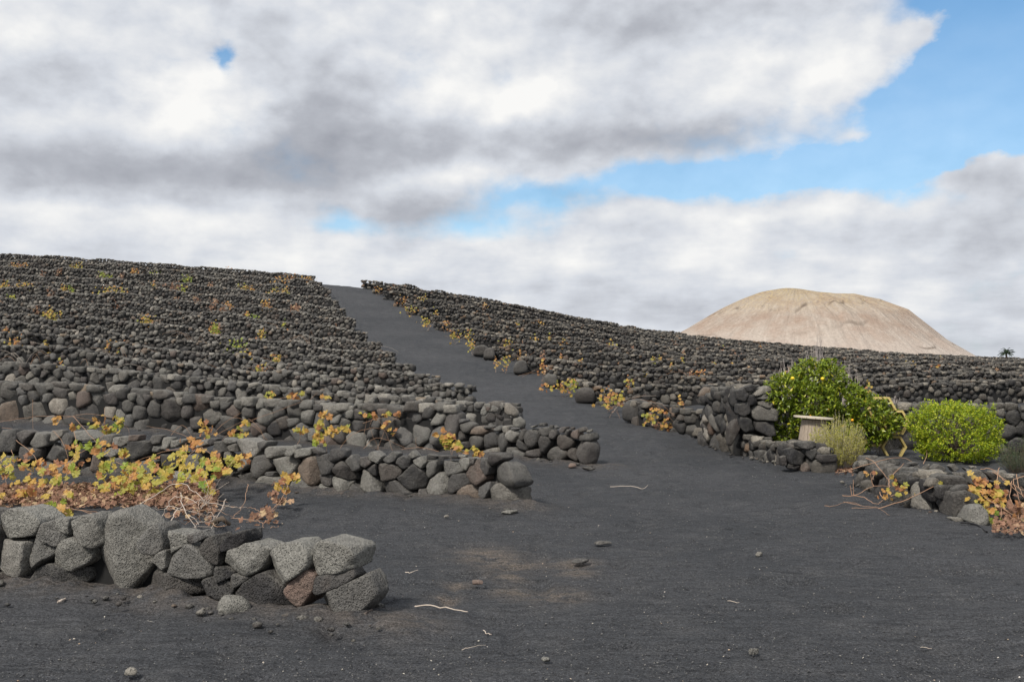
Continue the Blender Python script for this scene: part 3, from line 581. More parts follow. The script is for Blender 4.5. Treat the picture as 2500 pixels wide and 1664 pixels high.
# ------------------------------------------------------------------ ground
def build_ground():
    a_in = np.radians(np.arange(-33, 33.01, .125)); a_out = np.radians(np.r_[np.arange(-180, -33, 7), ]); a = np.r_[a_out, a_in, np.radians(np.arange(40, 180, 7))]
    r = [0.4]
    while r[-1] < 9000: r.append(r[-1] * (1.05 if r[-1] < 3.5 else 1.0082 if r[-1] < 30 else 1.011 if r[-1] < 150 else 1.12))
    r = np.array(r); A, RR = np.meshgrid(a, r, indexing='ij'); X = RR * np.sin(A); Y = RR * np.cos(A); Z = G(X, Y)
    p = np.stack([X, Y, X * 0], -1)
    near = 1 - sstep(60, 110, RR)
    mic = .030 * vnoise(p * 1.1) + .014 * vnoise(p * 3.7 + 5) + .007 * vnoise(p * np.array([9., 17., 1])) + .004 * vnoise(p * 31.)
    # rake of footprints on the track
    fp = np.maximum(0, vnoise(p * np.array([4.3, 3.1, 1]) + 9.) - .35) * -.09
    Z = Z + (mic + fp) * near * sstep(1., 3., RR)
    dust = np.zeros_like(Z)
    for pa, wd, hgt in ((W1P, .30, .075), (W2P, .34, .08), (W3P, .34, .07)):
        sel = (np.abs(X - pa.X.mean()) < 9) & (np.abs(Y - pa.Y.mean()) < 6)
        xs, ys = X[sel], Y[sel]; d = np.full(xs.shape, 9.)
        for i in range(0, len(pa.X), 2): d = np.minimum(d, np.hypot(xs - pa.X[i], ys - pa.Y[i]))
        k = np.exp(-(d / wd) ** 2); Z[sel] += hgt * k * (1 + .6 * vnoise(np.stack([xs * 3.1, ys * 3.1, xs * 0], -1))); dust[sel] = np.maximum(dust[sel], k * .6)
    for px, py, rr in ((1190, 1350, .32), (1240, 1370, .3), (1300, 1370, .22), (1245, 1405, .14), (1255, 1440, .18), (1360, 1450, .22), (1400, 1375, .2), (1410, 1395, .16), (1330, 1440, .15), (1120, 1420, .12), (1090, 1450, .12), (2100, 1130, .5)):
        h = ZC * F / (py - HOR); x0 = (px - CX) / F * h; dust = np.maximum(dust, .9 * np.exp(-(((X - x0) / rr) ** 2 + ((Y - h) / (rr * 1.3)) ** 2)))
    na, nr = A.shape; I = (np.arange(na)[:, None] * nr + np.arange(nr)[None]); a0, a1 = I[:, :-1], I[:, 1:]
    nx = np.roll(I, -1, 0); Fc = np.stack([I[:, :-1], I[:, 1:], nx[:, 1:], nx[:, :-1]], -1).reshape(-1, 4)
    V = np.stack([X, Y, Z], -1).reshape(-1, 3)
    c = len(V); V = np.r_[V, [[0, 0, 0]]]
    me = mk('ground', V, Fc[:, ::-1].copy(), M_GR, True)
    at = me.attributes.new('dust', 'FLOAT', 'POINT'); at.data.foreach_set('value', np.r_[dust.ravel(), 0].astype(np.float32))
    o = link('ground', me); tag(o, kind='structure')

W1P = Path([(-5.6, 8.75), (-4.5, 8.25), (-3.56, 7.85), (-2.9, 7.62), (-1.9, 7.15), (-.75, 6.7)])
W2P = Path([(-10.2, 16.5), (-8.15, 16), (-6.7, 15.6), (-4.16, 14.7), (-2.9, 13.95), (-1.8, 13.5), (-.94, 13.15), (-.52, 12.75), (.25, 12.05)])
W3P = Path([(-13.4, 22.7), (-10.3, 22), (-6.3, 21), (-2.4, 19.9), (-.4, 18.8), (.38, 18.2), (1.6, 17.35)])
build_ground()

# ------------------------------------------------------------------ walls, left of the track
PR = root('stone_wall', (-3, 7.6, 0), 'low dry stone wall of large grey boulders, nearest to the camera', 'stone wall', 'dry stone walls left of the track')
MW = [M_ST, M_LIGHT, M_ST, M_ST]
for crop, polys in TR1: traced(PR, W1P, *crop, [p for p, m in polys], .34, 5, (lambda pl: (lambda i: {'g': M_ST, 'l': M_LIGHT, 'p': M_PINK, 'd': M_SD, 'w': M_PALE}[pl[i][1]]))(polys), .10, .05)
s0 = 0.0; s1 = float(W1P.s_of_u(-25))
fill(PR, W1P, s0, s1, .46, .34, 3, [M_ST], 300, .4)
gap_shade(PR, W1P, s1, W1P.L - .62, lambda q: .36, .03, .15)

P2_ = root('stone_wall', (-3, 14, 0), 'second dry stone wall, from the big end boulder to the yellow vine on the left', 'stone wall', 'dry stone walls left of the track')
for crop, polys in TR2: traced(P2_, W2P, *crop, polys, .30, 4, [M_ST, M_ST, M_LIGHT, M_SF, M_ST, M_SF], .08, .05)
fill(P2_, W2P, 0, float(W2P.s_of_u(-8)), .66, .32, 3, [M_ST], 300, .4)
gap_shade(P2_, W2P, float(W2P.s_of_u(-5)), W2P.L - .35, lambda q: .44, .03, .13)
fill(P2_, W2P, float(W2P.s_of_u(0)), W2P.L - .45, .40, .30, 2, [M_SF], 200, .16, caps=False, gap_shade_on=False, push=.2)

P3_ = root('stone_wall', (-5, 20, 0), 'third dry stone wall, ending in a square upright block beside the track', 'stone wall', 'dry stone walls left of the track')
traced(P3_, W3P, 1100, 960, 5.89, TR3, .32, 3, [M_SF, M_ST, M_SF, M_ST], .08, .05)
sx = float(W3P.s_of_u(1112))
fill(P3_, W3P, 0, sx, .74, .33, 3, [M_ST, M_SF, M_ST], 300, .36)
gap_shade(P3_, W3P, sx, W3P.L - .35, lambda q: .42, .03, .13)

ORD = ['fourth', 'fifth', 'sixth', 'seventh', 'eighth', 'ninth', 'tenth', 'eleventh', 'twelfth', 'thirteenth', 'fourteenth', 'fifteenth', 'sixteenth']
LROWS = []; RROWS = []
LR = [((1284, 22), 27), ((1170, 27), 31.5), ((1085, 31.5), 36), ((1024, 36), 40), ((976, 40), 44), ((944, 44), 48), ((907, 48), 52), ((880, 52), 56), ((858, 56), 60), ((838, 60), 63.5), ((818, 64.5), 67.5), ((800, 69), 71), ((780, 74), 75)]
for i, ((ue, ye), yl) in enumerate(LR):
    pts = row_pts([(-180, yl + .8), (100, yl), (100 + (ue - 100) * .55, (yl + ye) / 2 + .6), (ue - 12, ye)])
    pa = Path(pts, .12 if i == 12 else .5 if i > 1 else .25); r_ = root('stone_wall', (pts[2][0], pts[2][1], 0), f'{ORD[i]} row of dry stone wall up the slope left of the track' + (', on the crest' if i == 12 else ''), 'stone wall', 'dry stone walls left of the track')
    far = ye > 47
    sub = 3 if i < 1 else 2 if i < 6 else 2
    LROWS.append((pa, ORD[i]))
    if i == 0: fill(r_, pa, 0, pa.L, .64, .27, 3, [M_SF, M_ST], 300, T=.26)
    elif i < 3: fill(r_, pa, 0, pa.L, .64, .215, 2, [M_SF, M_ST], 300, smooth=False, rough=.09, T=.24, Hvar=.2)
    else: fill(r_, pa, 0, pa.L, .58, (.19 if i < 6 else .185), 2, [M_SF], 0 if far else 300, smooth=False, rough=.09, Hvar=.30 if i < 12 else .13, T=.24)

# ------------------------------------------------------------------ walls, right of the track
RR_ = [([(1545, 26), (1700, 24.5), (1880, 23.0)], 'low dark stone wall from the vine by the track to the citrus corner'),
       ([(1412, 31), (1700, 29.6), (2100, 29.8), (2750, 31)], None), ([(1343, 35.5), (1700, 34), (2100, 34.2), (2750, 35)], None), ([(1279, 40), (1700, 38.2), (2100, 38.4), (2750, 39)], None),
       ([(1206, 44), (1700, 42.6), (2750, 43)], None), ([(1150, 48), (1700, 47), (2750, 47)], None), ([(1100, 52), (1700, 51.4), (2750, 51.5)], None), ([(1060, 55), (1700, 55.8), (2750, 56)], None),
       ([(1026, 58), (1600, 60), (2750, 61)], None), ([(992, 61), (1600, 64), (2750, 66)], None), ([(962, 64), (1600, 68), (2750, 71.5)], None), ([(936, 67), (1600, 72), (2750, 77)], None),
       ([(912, 69.5), (1600, 76.5), (2750, 83)], None), ([(960, 72.5), (1600, 81), (2750, 89)], None), ([(1080, 75.5), (1600, 85.5), (2750, 97)], None), ([(1240, 79), (1800, 92), (2750, 105)], None),
       ([(1430, 85), (2000, 98), (2750, 113)], None), ([(1700, 93), (2200, 106), (2750, 121)], None), ([(1950, 101), (2350, 114), (2750, 128)], None),
       ([(886, 72.6), (1060, 75.8), (1250, 79.8), (1450, 86.5), (1655, 94.5), (2016, 109), (2366, 124), (2750, 133)], 'stone wall along the skyline of the slope right of the track')]
ORD2 = ['second', 'third', 'fourth', 'fifth', 'sixth', 'seventh', 'eighth', 'ninth', 'tenth', 'eleventh', 'twelfth', 'thirteenth', 'fourteenth', 'fifteenth', 'sixteenth', 'seventeenth', 'eighteenth', 'nineteenth']
for i, (us, lab) in enumerate(RR_):
    pts = row_pts(us); pa = Path(pts, .3)
    lab = lab or f'{ORD2[i - 1]} row of dark stone wall up the slope right of the track'
    r_ = root('stone_wall', (pts[1][0], pts[1][1], 0), lab, 'stone wall', 'dark stone walls right of the track')
    y0 = us[0][1]; far = y0 > 46; RROWS.append((pa, 'first' if i == 0 else ORD2[min(i - 1, 17)]))
    if i == 0: fill(r_, pa, 0, pa.L, .50, .27, 3, [M_SD, M_SF], 300, T=.26)
    elif not far: fill(r_, pa, 0, pa.L, .54, .20, 2, [M_SD], 300, smooth=False, rough=.10, Hvar=.32, T=.24)
    elif y0 < 65 and i != 19: fill(r_, pa, 0, pa.L, .52, .205, 2, [M_SD], 0, smooth=False, rough=.10, Hvar=.35, T=.24)
    else: fill(r_, pa, 0, pa.L, .52, .25, 1, [M_SD], 0, smooth=False, rough=.14, Hvar=.35)
# upright blocks closing the rows at the edge of the track
for k, (px, py, y, wd, hh) in enumerate([(1560, 1030, 25.7, 75, 55), (1430, 985, 30.6, 50, 40), (1345, 944, 35.0, 38, 32), (1272, 912, 39.5, 36, 32), (1175, 868, 44.2, 40, 26), (1195, 878, 43.4, 30, 30)]):
    g_ = hit(px, py); pa = Path([(g_.x - 1.5, y), (g_.x + 1.5, y)], 0, False)
    po = [(-.5, 0), (-.52, .6), (-.35, .95), (.1, 1.05), (.42, .9), (.5, .4), (.48, 0)]
    st = root('boulder', (g_.x, y, g_.z), ['large upright boulder at the track end of the low wall with orange vines', 'squat boulder at the track end of a dark row, golden vine to its right', 'dark upright block at the track end of a stone row, below an orange vine',
                'dark rounded block at the track edge with bare canes beside it', 'tall split block at the track edge near yellow leaves', 'narrow upright block at the track edge on the middle slope'][k], 'boulder')
    polys = [[(px + a * wd, py - b * hh) for a, b in po]]
    traced(st, pa, 0, 0, 1, polys, .55, 3, [M_SF], .2, .06, 1, 9)

# ------------------------------------------------------------------ garden walls, right
RT = Path(row_pts([(1885, 22.6), (2100, 21.7), (2500, 20.2), (2780, 19.7)]))
r_ = root('retaining_wall', (9, 21, 0), 'tall dark boulder wall behind the citrus tree and the round green bush', 'stone wall')
fill(r_, RT, 0, RT.L, .86, .30, 3, [M_SD], 300, .36, rough=.15)
TP = Path([(4.55, 22.8), (4.62, 21.2), (4.72, 19.7)])
r_ = root('stone_wall', (4.65, 21.2, 0), 'chest high thick stone wall beside the citrus tree, ending in a pillar of stacked slabs', 'stone wall')
fill(r_, TP, 0, TP.L, 1.25, .34, 3, [M_SD, M_SF], 300, .5, push=-.1, rough=.15); fill(r_, TP, 0, TP.L, 1.22, .36, 3, [M_SD, M_SF], 300, .45, push=.3, caps=False, gap_shade_on=False, rough=.09)
PL = Path([(4.2, 19.35), (5.6, 19.35)], 0, False); 
traced(r_, PL, 1730, 860, 4.712, TRP, .5, 4, lambda i: [M_PALE, M_SF, M_SF, M_SF, M_SF, M_SD, M_SD, M_SD, M_SD, M_SF, M_SD][i], .16, .07)
LP = Path([(4.66, 19.75), (4.82, 18.3), (4.98, 17.3), (5.2, 16.5)])
r_ = root('stone_wall', (4.9, 18, 0), 'knee high stone wall curving from the slab pillar, in front of the wooden spool', 'stone wall')
fill(r_, LP, 0, LP.L, .30, .22, 3, [M_SD, M_SF], 300, .36, rough=.15, Hvar=.25)
LPF = Path([(3.8, 16.75), (5.9, 16.75)], 0, False)
traced(r_, LPF, 1730, 860, 4.712, TRQ, .34, 4, [M_SF, M_SD, M_SF], .05, .07)
NP = Path([(5.25, 14.9), (5.15, 13.9), (5.1, 12.8), (5.15, 11.7)])
r_ = root('stone_wall', (5.2, 13, 0), 'rough corner of stone wall at the right, with a large square block at its end', 'stone wall')
fill(r_, NP, .0, NP.L, .28, .26, 3, [M_SD, M_SD, M_SF], 300, .4, rough=.15, Hvar=.2)
NP2 = Path([(5.3, 13.1), (6.2, 12.7), (7.6, 12.2)])
fill(r_, NP2, .0, NP2.L, .26, .27, 3, [M_SD, M_SF], 300, .36, rough=.15, Hvar=.15)
for po, y, mt in TRG:
    pa = Path([(3.5, y), (8.5, y)], 0, False); traced(r_, pa, 2060, 1080, 5.355, [po], .4, 4, [{'d': M_SD, 'g': M_SF, 'l': M_LIGHT}[mt]], .05, .06)

# ------------------------------------------------------------------ volcano and distant plain
def build_volcano():
    D = 1250.0; cxp = 1945
    prof = [(1380, 965), (1500, 905), (1580, 862), (1660, 812), (1700, 790), (1760, 755), (1815, 729), (1860, 713), (1905, 704.5), (1945, 704.5), (2000, 716), (2050, 724), (2090, 726), (2140, 738), (2200, 763), (2240, 798), (2280, 833), (2335, 868), (2385, 900), (2500, 950)]
    px = np.array([p[0] for p in prof]); H = (HOR - np.array([p[1] for p in prof])) * D / F + ZC; xr = (px - cxp) * D / F
    nr, na = 330, 520; r = np.linspace(0, 1, nr) ** .85; th = np.linspace(0, 2 * np.pi, na, endpoint=False); Rr, T = np.meshgrid(r, th, indexing='ij')
    c = np.cos(T); rad = Rr * 330
    hl = np.interp(-rad, xr, H, left=-30); hr = np.interp(rad, xr, H, right=-30)
    k = sstep(-1, 1, c); h = hl * (1 - k) + hr * k
    X = rad * c; Y = rad * np.sin(T)
    p = np.stack([c * 9, np.sin(T) * 9, Rr * 2.2], -1); m = sstep(.02, .25, Rr)
    h = h + (fbm(p, 3) * 1.7 + fbm(p * 4, 2) * .7) * m
    # scarp: an uneven broken ledge running round the upper flank
    ring = 105 + 22 * fbm(np.stack([c * 3, np.sin(T) * 3, T * 0], -1), 3) + 7 * fbm(np.stack([c * 14, np.sin(T) * 14, T * 0], -1), 2)
    sc1 = np.clip(.35 + fbm(np.stack([c * 9, np.sin(T) * 9, T * 0 + 8], -1), 2), 0, 1); rockm = sc1 * np.exp(-((rad - ring - 1.5) / 1.6) ** 2)
    h = h - 2.6 * sstep(ring, ring + 1.5, rad) * (1 - sstep(ring + 3, ring + 60, rad)) * np.clip(.6 + fbm(np.stack([c * 7, np.sin(T) * 7, T * 0 + 4], -1), 2), 0, 1)
    ring2 = 165 + 20 * fbm(np.stack([c * 4 + 7, np.sin(T) * 4, T * 0], -1), 3)
    sc2 = np.clip(.05 + fbm(np.stack([c * 8 + 3, np.sin(T) * 8, T * 0 + 2], -1), 2), 0, 1); rockm = rockm + sc2 * np.exp(-((rad - ring2 - 1.5) / 1.4) ** 2)
    h = h - 2.2 * sstep(ring2, ring2 + 1.5, rad) * (1 - sstep(ring2 + 3, ring2 + 40, rad)) * np.clip(.2 + fbm(np.stack([c * 6, np.sin(T) * 6 + 2, T * 0], -1), 2), 0, 1)
    V = np.stack([X + (cxp - CX) / F * D, Y + D, h], -1).reshape(-1, 3); I = np.arange(nr * na).reshape(nr, na)
    nx = np.roll(I, -1, 1); Fc = np.stack([I[:-1], I[1:], nx[1:], nx[:-1]], -1).reshape(-1, 4)
    m_, t, b = mat('volcanic_ash'); tc_ = t.n('ShaderNodeNewGeometry').outputs['Position']
    ctr = t.vmath('SUBTRACT', tc_, ((cxp - CX) / F * D, D, 0)); s3 = t.n('ShaderNodeSeparateXYZ'); t.link(ctr, s3.inputs[0])
    a_ = t.m('ARCTAN2', s3.outputs[0], t.m('MULTIPLY', s3.outputs[1], -1)); cc = t.n('ShaderNodeCombineXYZ'); t.link(t.m('MULTIPLY', a_, 14), cc.inputs[0]); t.link(t.m('MULTIPLY', s3.outputs[2], .02), cc.inputs[1])
    st = t.noise(cc.outputs[0], 2.2, 8, .68); pn = t.noise(ctr, .035, 6, .6); fn = t.noise(ctr, .35, 5, .7)
    col = t.mix(t.rng(st, .3, .72), (.30, .25, .21), (.48, .42, .36)); col = t.mix(t.rng(pn, .42, .62), col, (.33, .255, .205))
    col = t.mix(t.m('MULTIPLY', t.rng(s3.outputs[2], 62, 100), t.rng(fn, .4, .6)), col, (.42, .34, .19))
    col = t.mix(t.m('MULTIPLY', t.rng(s3.outputs[2], 55, 20), .6), col, (.47, .42, .375))
    s_ = t.rng(fn, .3, .7, .82, 1.15); mc = t.n('ShaderNodeVectorMath', operation='SCALE'); t.link(col, mc.inputs[0]); t.link(s_, mc.inputs['Scale']); t.link(mc.outputs[0], b.inputs['Base Color'])
    b.inputs['Roughness'].default_value = 1; b.inputs['Specular IOR Level'].default_value = 0
    t.link(t.bump(t.m('ADD', st, t.m('MULTIPLY', fn, .4)), .6, 5.), b.inputs['Normal'])
    at_ = t.n('ShaderNodeAttribute', attribute_name='rock').outputs['Fac']; me = mk('volcano', V, Fc, m_, True); a2 = me.attributes.new('rock', 'FLOAT', 'POINT'); a2.data.foreach_set('value', rockm.ravel().astype(np.float32))
    c2 = t.mix(t.m('MULTIPLY', at_, .85), col, (.13, .10, .08)); t.link(c2, mc.inputs[0]); tag(link('hill', me), kind='structure')
build_volcano()

# ------------------------------------------------------------------ leaves
def grape_leaf(seed, n=25):
    q_ = random.Random(seed); V = [(0, 0, 0)]; a0 = q_.uniform(-.1, .1)
    for k in range(n):
        a = -math.pi * .93 + 1.86 * math.pi * k / (n - 1)   # gap at the stalk (a = +-pi)
        lob = .60 + .30 * abs(math.cos(2.5 * a)) ** .8; lob *= 1 - .12 * (abs(a) / math.pi); r = lob * (1 + q_.uniform(-.09, .09) + (.05 if k % 2 else -.03))
        x, y = math.sin(a) * r, math.cos(a) * r; V.append((x * .5, y * .5 , .10 * (x * x + y * y) * q_.uniform(-1, 1.2) + .05 * abs(x) - .06 * y * y))
    return V, [(0, i, i + 1) for i in range(1, n)]
GL = [grape_leaf(i) for i in range(6)]
GLM = {}
def leafmesh(i, m):
    if (i, m.name) not in GLM: GLM[(i, m.name)] = mk('vine_leaf', GL[i][0], GL[i][1], m)
    return GLM[(i, m.name)]
def leaf_rot():
    n = Vector((random.gauss(-.15, .45), random.gauss(-.75, .4), random.gauss(.55, .45))).normalized()
    return n.to_track_quat('Z', 'Y') @ Euler((0, 0, random.uniform(0, 6.28))).to_quaternion()
def leaves(par, pos, n, spread, size, mats):
    L = Vector(par.location)
    for _ in range(n):
        p = Vector(pos) + Vector((random.gauss(0, spread), random.gauss(0, spread * .7), random.gauss(0, spread * .8)))
        o = link('leaf', leafmesh(random.randrange(6), random.choice(mats)), par, p - L); o.rotation_mode = 'QUATERNION'; o.rotation_quaternion = leaf_rot(); s = size * random.uniform(.6, 1.2); o.scale = (s, s, s)
def leaf_cloud(P, size, fac=None, flat=0.):
    """many grape leaves in one mesh"""
    VV = []; FF = []; o = 0
    for p in P:
        if flat and random.random() < flat: q_ = Euler((random.gauss(0, .5), random.gauss(0, .5), random.uniform(0, 6.3))).to_quaternion()
        else: q_ = leaf_rot()
        v, f = GL[random.randrange(6)]; s = size * random.uniform(.55, 1.2)
        if len(P) > 120: v = v[:1] + v[1::2]; f = [(0, i, i + 1) for i in range(1, len(v) - 1)]
        for a in v: VV.append((Vector(p) + q_ @ (Vector(a) * s))[:])
        FF += [tuple(i + o for i in t) for t in f]; o += len(v)
    return VV, FF
def cane(par, pts, r=.006, m=None, wob=.006, n=5, seg=5, r1=None):
    r *= .62; V, Fc = tube(curve_pts(pts, seg, wob * .7), r, r * .5 if r1 is None else r1, n); part('cane', V, Fc, m or M_CANE, par, True)
def gp(px, py, h=0.):
    y = (ZC - h) * F / (py - HOR); return Vector(((px - CX) / F * y, y, h))
def C8(x, y, Y): return unp(x / 3.927, 1000 + y / 3.927, Y)
def C8g(x, y, h=.05): return gp(x / 3.927, 1000 + y / 3.927, h)

# the big yellow vine in front of the second wall (three plants)
VG = 'grape vines in autumn colour'
va = root('grape_vine', (-7.2, 15, 0), 'yellow and orange grape vine at the left edge, sprawling before the second wall', 'grape vine', VG)
for x, y, n, t in ((40, 500, 5, 'y'), (100, 560, 5, 'y'), (60, 620, 4, 'y'), (200, 490, 4, 'o'), (290, 540, 4, 'y'), (200, 610, 4, 'y'), (370, 640, 4, 'y'), (410, 700, 3, 'y'), (390, 560, 4, 'o'), (300, 380, 3, 'o'), (150, 390, 2, 'b'), (500, 580, 4, 'o'),
                   (560, 640, 5, 'g'), (610, 650, 4, 'y'), (690, 490, 4, 'y'), (600, 540, 4, 'o'), (770, 490, 5, 'y'), (740, 570, 4, 'g'), (720, 360, 4, 'o'), (20, 590, 3, 'g'), (130, 590, 3, 'y'), (250, 560, 3, 'y')):
    leaves(va, C8(x, y, 14.6 - (y - 400) * .004), n, .075, .135, {'y': [M_YEL], 'o': [M_ORA], 'g': [M_GRN, M_YEL], 'b': [M_BRN]}[t])
for x, y, n in ((230, 830, 8), (300, 810, 5), (190, 820, 4), (290, 700, 3), (310, 760, 4), (30, 820, 4), (680, 830, 5), (510, 920, 4), (550, 970, 5), (470, 850, 2)):
    leaves(va, C8g(x, y, .10), n, .05, .14, [M_YEL, M_YEL, M_ORA] if x != 510 else [M_GRN])
for pts in ([(150, 290, 14.5), (330, 440, 14.2), (390, 590, 14), (425, 700, 13.6)], [(710, 200, 14.6), (735, 390, 14.2), (660, 560, 13.8), (590, 790, 13)], [(510, 200, 15), (600, 310, 14.9), (655, 480, 14.7)], [(870, 350, 14.7), (700, 460, 14.4), (560, 600, 14)],
            [(-20, 420, 14.6), (40, 560, 14.2), (60, 700, 13.5)], [(110, 380, 14.7), (130, 480, 14.4), (120, 620, 14)]): cane(va, [C8(*p) for p in pts])
for pts in ([(-40, 885), (300, 888), (460, 900), (600, 935), (860, 970), (1060, 1000)], [(-20, 720), (150, 750), (400, 800), (580, 822)], [(-20, 660), (200, 690), (430, 690)], [(600, 780), (610, 860), (590, 925)], [(300, 910), (600, 930), (900, 990), (1050, 1008)]): cane(va, [C8g(*p) for p in pts], .007)
vb = root('grape_vine', (-4.9, 13.8, 0), 'dense yellow-green grape vine in the middle of the second wall over brown fallen leaves', 'grape vine', VG)
for x, y, n, t in ((820, 310, 4, 'g'), (910, 350, 5, 'g'), (890, 420, 4, 'y'), (1090, 380, 3, 'o'), (1030, 460, 4, 'y'), (1010, 520, 5, 'g'), (1030, 600, 5, 'g'), (1190, 470, 4, 'y'), (1180, 540, 5, 'g'), (1240, 500, 4, 'y'), (1130, 620, 5, 'y'), (1250, 600, 5, 'y'),
                   (960, 690, 4, 'y'), (1060, 650, 5, 'y'), (1200, 650, 6, 'y'), (1320, 590, 5, 'y'), (1390, 620, 5, 'y'), (1440, 500, 4, 'y'), (1470, 570, 4, 'y'), (1540, 500, 4, 'y'), (1380, 690, 5, 'y'), (1450, 660, 5, 'y'), (1420, 760, 5, 'y'), (1480, 740, 4, 'y'),
                   (1330, 660, 5, 'y'), (1260, 700, 5, 'y'), (1220, 750, 4, 'g'), (1130, 750, 5, 'o'), (990, 740, 3, 'y'), (1560, 690, 3, 'o'), (1520, 620, 3, 'o')):
    leaves(vb, C8(x, y, 14.4 - (y - 400) * .0042), n, .07, .135, {'y': [M_YEL], 'o': [M_ORA, M_YEL], 'g': [M_GRN, M_YEL]}[t])
for pts in ([(1725, 370, 14.2), (1500, 420, 14.1), (1230, 520, 13.8)], [(700, 60, 15.8), (900, 285, 15), (1030, 420, 14.3), (1110, 600, 13.6)], [(1080, 480, 14.2), (1240, 560, 13.9), (1400, 600, 13.6)], [(1000, 230, 15), (930, 310, 14.8), (860, 420, 14.4)], [(1150, 680, 13.3), (1200, 740, 13)]): cane(vb, [C8(*p) for p in pts])
vc = root('grape_vine', (-3.2, 13.4, 0), 'grape vine with green-yellow leaves hanging beside the grey tangle of bare canes', 'grape vine', VG)
for x, y, n, t in ((1650, 490, 4, 'y'), (1640, 600, 5, 'y'), (1600, 560, 3, 'y'), (1740, 450, 5, 'g'), (1740, 520, 5, 'y'), (1880, 450, 4, 'g'), (1820, 590, 5, 'y'), (1780, 660, 5, 'g'), (1880, 650, 6, 'y'), (1950, 670, 5, 'y'), (1960, 590, 4, 'g'), (1970, 730, 5, 'g'), (2060, 460, 5, 'o'),
                   (2120, 480, 5, 'y'), (2170, 500, 4, 'y'), (2040, 540, 4, 'y'), (2190, 590, 4, 'o'), (2080, 600, 5, 'y'), (2120, 620, 4, 'g'), (2310, 440, 3, 'o'), (2290, 500, 4, 'y'), (1740, 370, 3, 'o'), (1840, 340, 3, 'o'), (1920, 370, 3, 'o')):
    leaves(vc, C8(x, y, 13.9 - (y - 400) * .004), n, .06, .135, {'y': [M_YEL], 'o': [M_ORA], 'g': [M_GRN, M_YEL]}[t])
for pts in ([(1780, 320, 14), (1790, 450, 13.8), (1790, 620, 13.4)], [(1880, 380, 14), (1800, 440, 13.8), (1700, 520, 13.6)], [(2240, 480, 13.5), (2160, 580, 13.3), (2000, 680, 13)], [(1930, 360, 14), (2050, 440, 13.8), (2140, 500, 13.6)]): cane(vc, [C8(*p) for p in pts])

# bleached tangle of pruned canes
dv = root('bare_vine', (-2.7, 11.2, 0), 'tangle of bleached leafless vine canes on the gravel behind the nearest wall', 'bare vine')
for pts in ([(1200, 990, .05), (1480, 830, .25), (1690, 705, .42), (1830, 750, .40), (1950, 870, .3), (2060, 990, .1)], [(1540, 1060, .03), (1580, 960, .15), (1700, 830, .3), (1880, 880, .3)], [(1730, 800, .3), (1760, 950, .2), (1880, 1130, .03)],
            [(1940, 890, .2), (2060, 900, .18), (2270, 935, .12), (2360, 930, .1)], [(2160, 860, .2), (2100, 1000, .1), (2010, 1150, .02)], [(1460, 930, .02), (1720, 935, .06), (1920, 1090, .04)],
            [(1580, 1170, .02), (1700, 960, .2), (1850, 890, .2), (1990, 830, .3)], [(1350, 1040, .02), (1500, 1060, .03), (1650, 1120, .03)], [(1350, 920, .2), (1340, 1080, .08), (1400, 1150, .02)]):
    cane(dv, [C8g(*p) for p in pts], .009, M_DRY, .012, 5, 5)
for k in range(26):
    a = C8g(random.uniform(1850, 2100), random.uniform(880, 1080), random.uniform(.05, .2)); pts = [a]
    d = Vector((random.gauss(0, 1), random.gauss(0, .6), random.gauss(.1, .5))).normalized()
    for j in range(4): d = (d + Vector((random.gauss(0, .5), random.gauss(0, .4), random.gauss(0, .4)))).normalized(); a = a + d * .11; a.z = max(a.z, .03); pts.append(a)
    cane(dv, pts, .005, M_DRY if k % 3 else M_CANE, .01, 4, 3)
V, Fc = tube(curve_pts([C8g(2050, 1090, .0), C8g(2080, 1060, .07), C8g(2140, 1050, .10), C8g(2200, 1090, .04)], 4, .01), .035, .02, 7); part('stump', V, Fc, M_BARK, dv, True)
dv2 = root('bare_vine', (-2.4, 12.0, 0), 'long thin vine cane with curled brown leaves leading up to the second wall', 'bare vine')
def CC(x, y, h=.04): return gp(500 + x / 5.89, 1050 + y / 5.89, h)
for pts in ([(1190, 790, .30), (1090, 1000, .18), (1000, 1110, .12), (820, 1250, .08), (600, 1320, .04)], [(1160, 840, .28), (1160, 960, .16), (960, 1150, .10)], [(620, 770, .22), (590, 900, .16), (530, 1100, .10), (380, 1270, .04)], [(0, 1030, .12), (440, 1100, .10), (620, 1100, .08), (760, 1150, .05), (800, 1240, .04)],
            [(400, 1255, .03), (700, 1290, .05), (800, 1320, .04), (850, 1400, .02)], [(950, 1400, .01), (1060, 1375, .01)]): cane(dv2, [CC(*p) for p in pts], .007, M_CANE, .008)
for x, y, n, h in ((1180, 750, 7, .32), (1250, 690, 4, .36), (1140, 770, 3, .30)): leaves(dv2, CC(x, y, h), n, .045, .13, [M_YEL, M_ORA])
for x, y, n, h in ((980, 850, 3, .15), (1000, 1010, 5, .1), (1130, 1010, 4, .12), (890, 1130, 5, .08), (880, 1180, 4, .06), (850, 1280, 6, .06), (720, 1270, 4, .05), (490, 1370, 2, .03), (100, 890, 6, .05)): leaves(dv2, CC(x, y, h), n, .05, .11, [M_BRN])

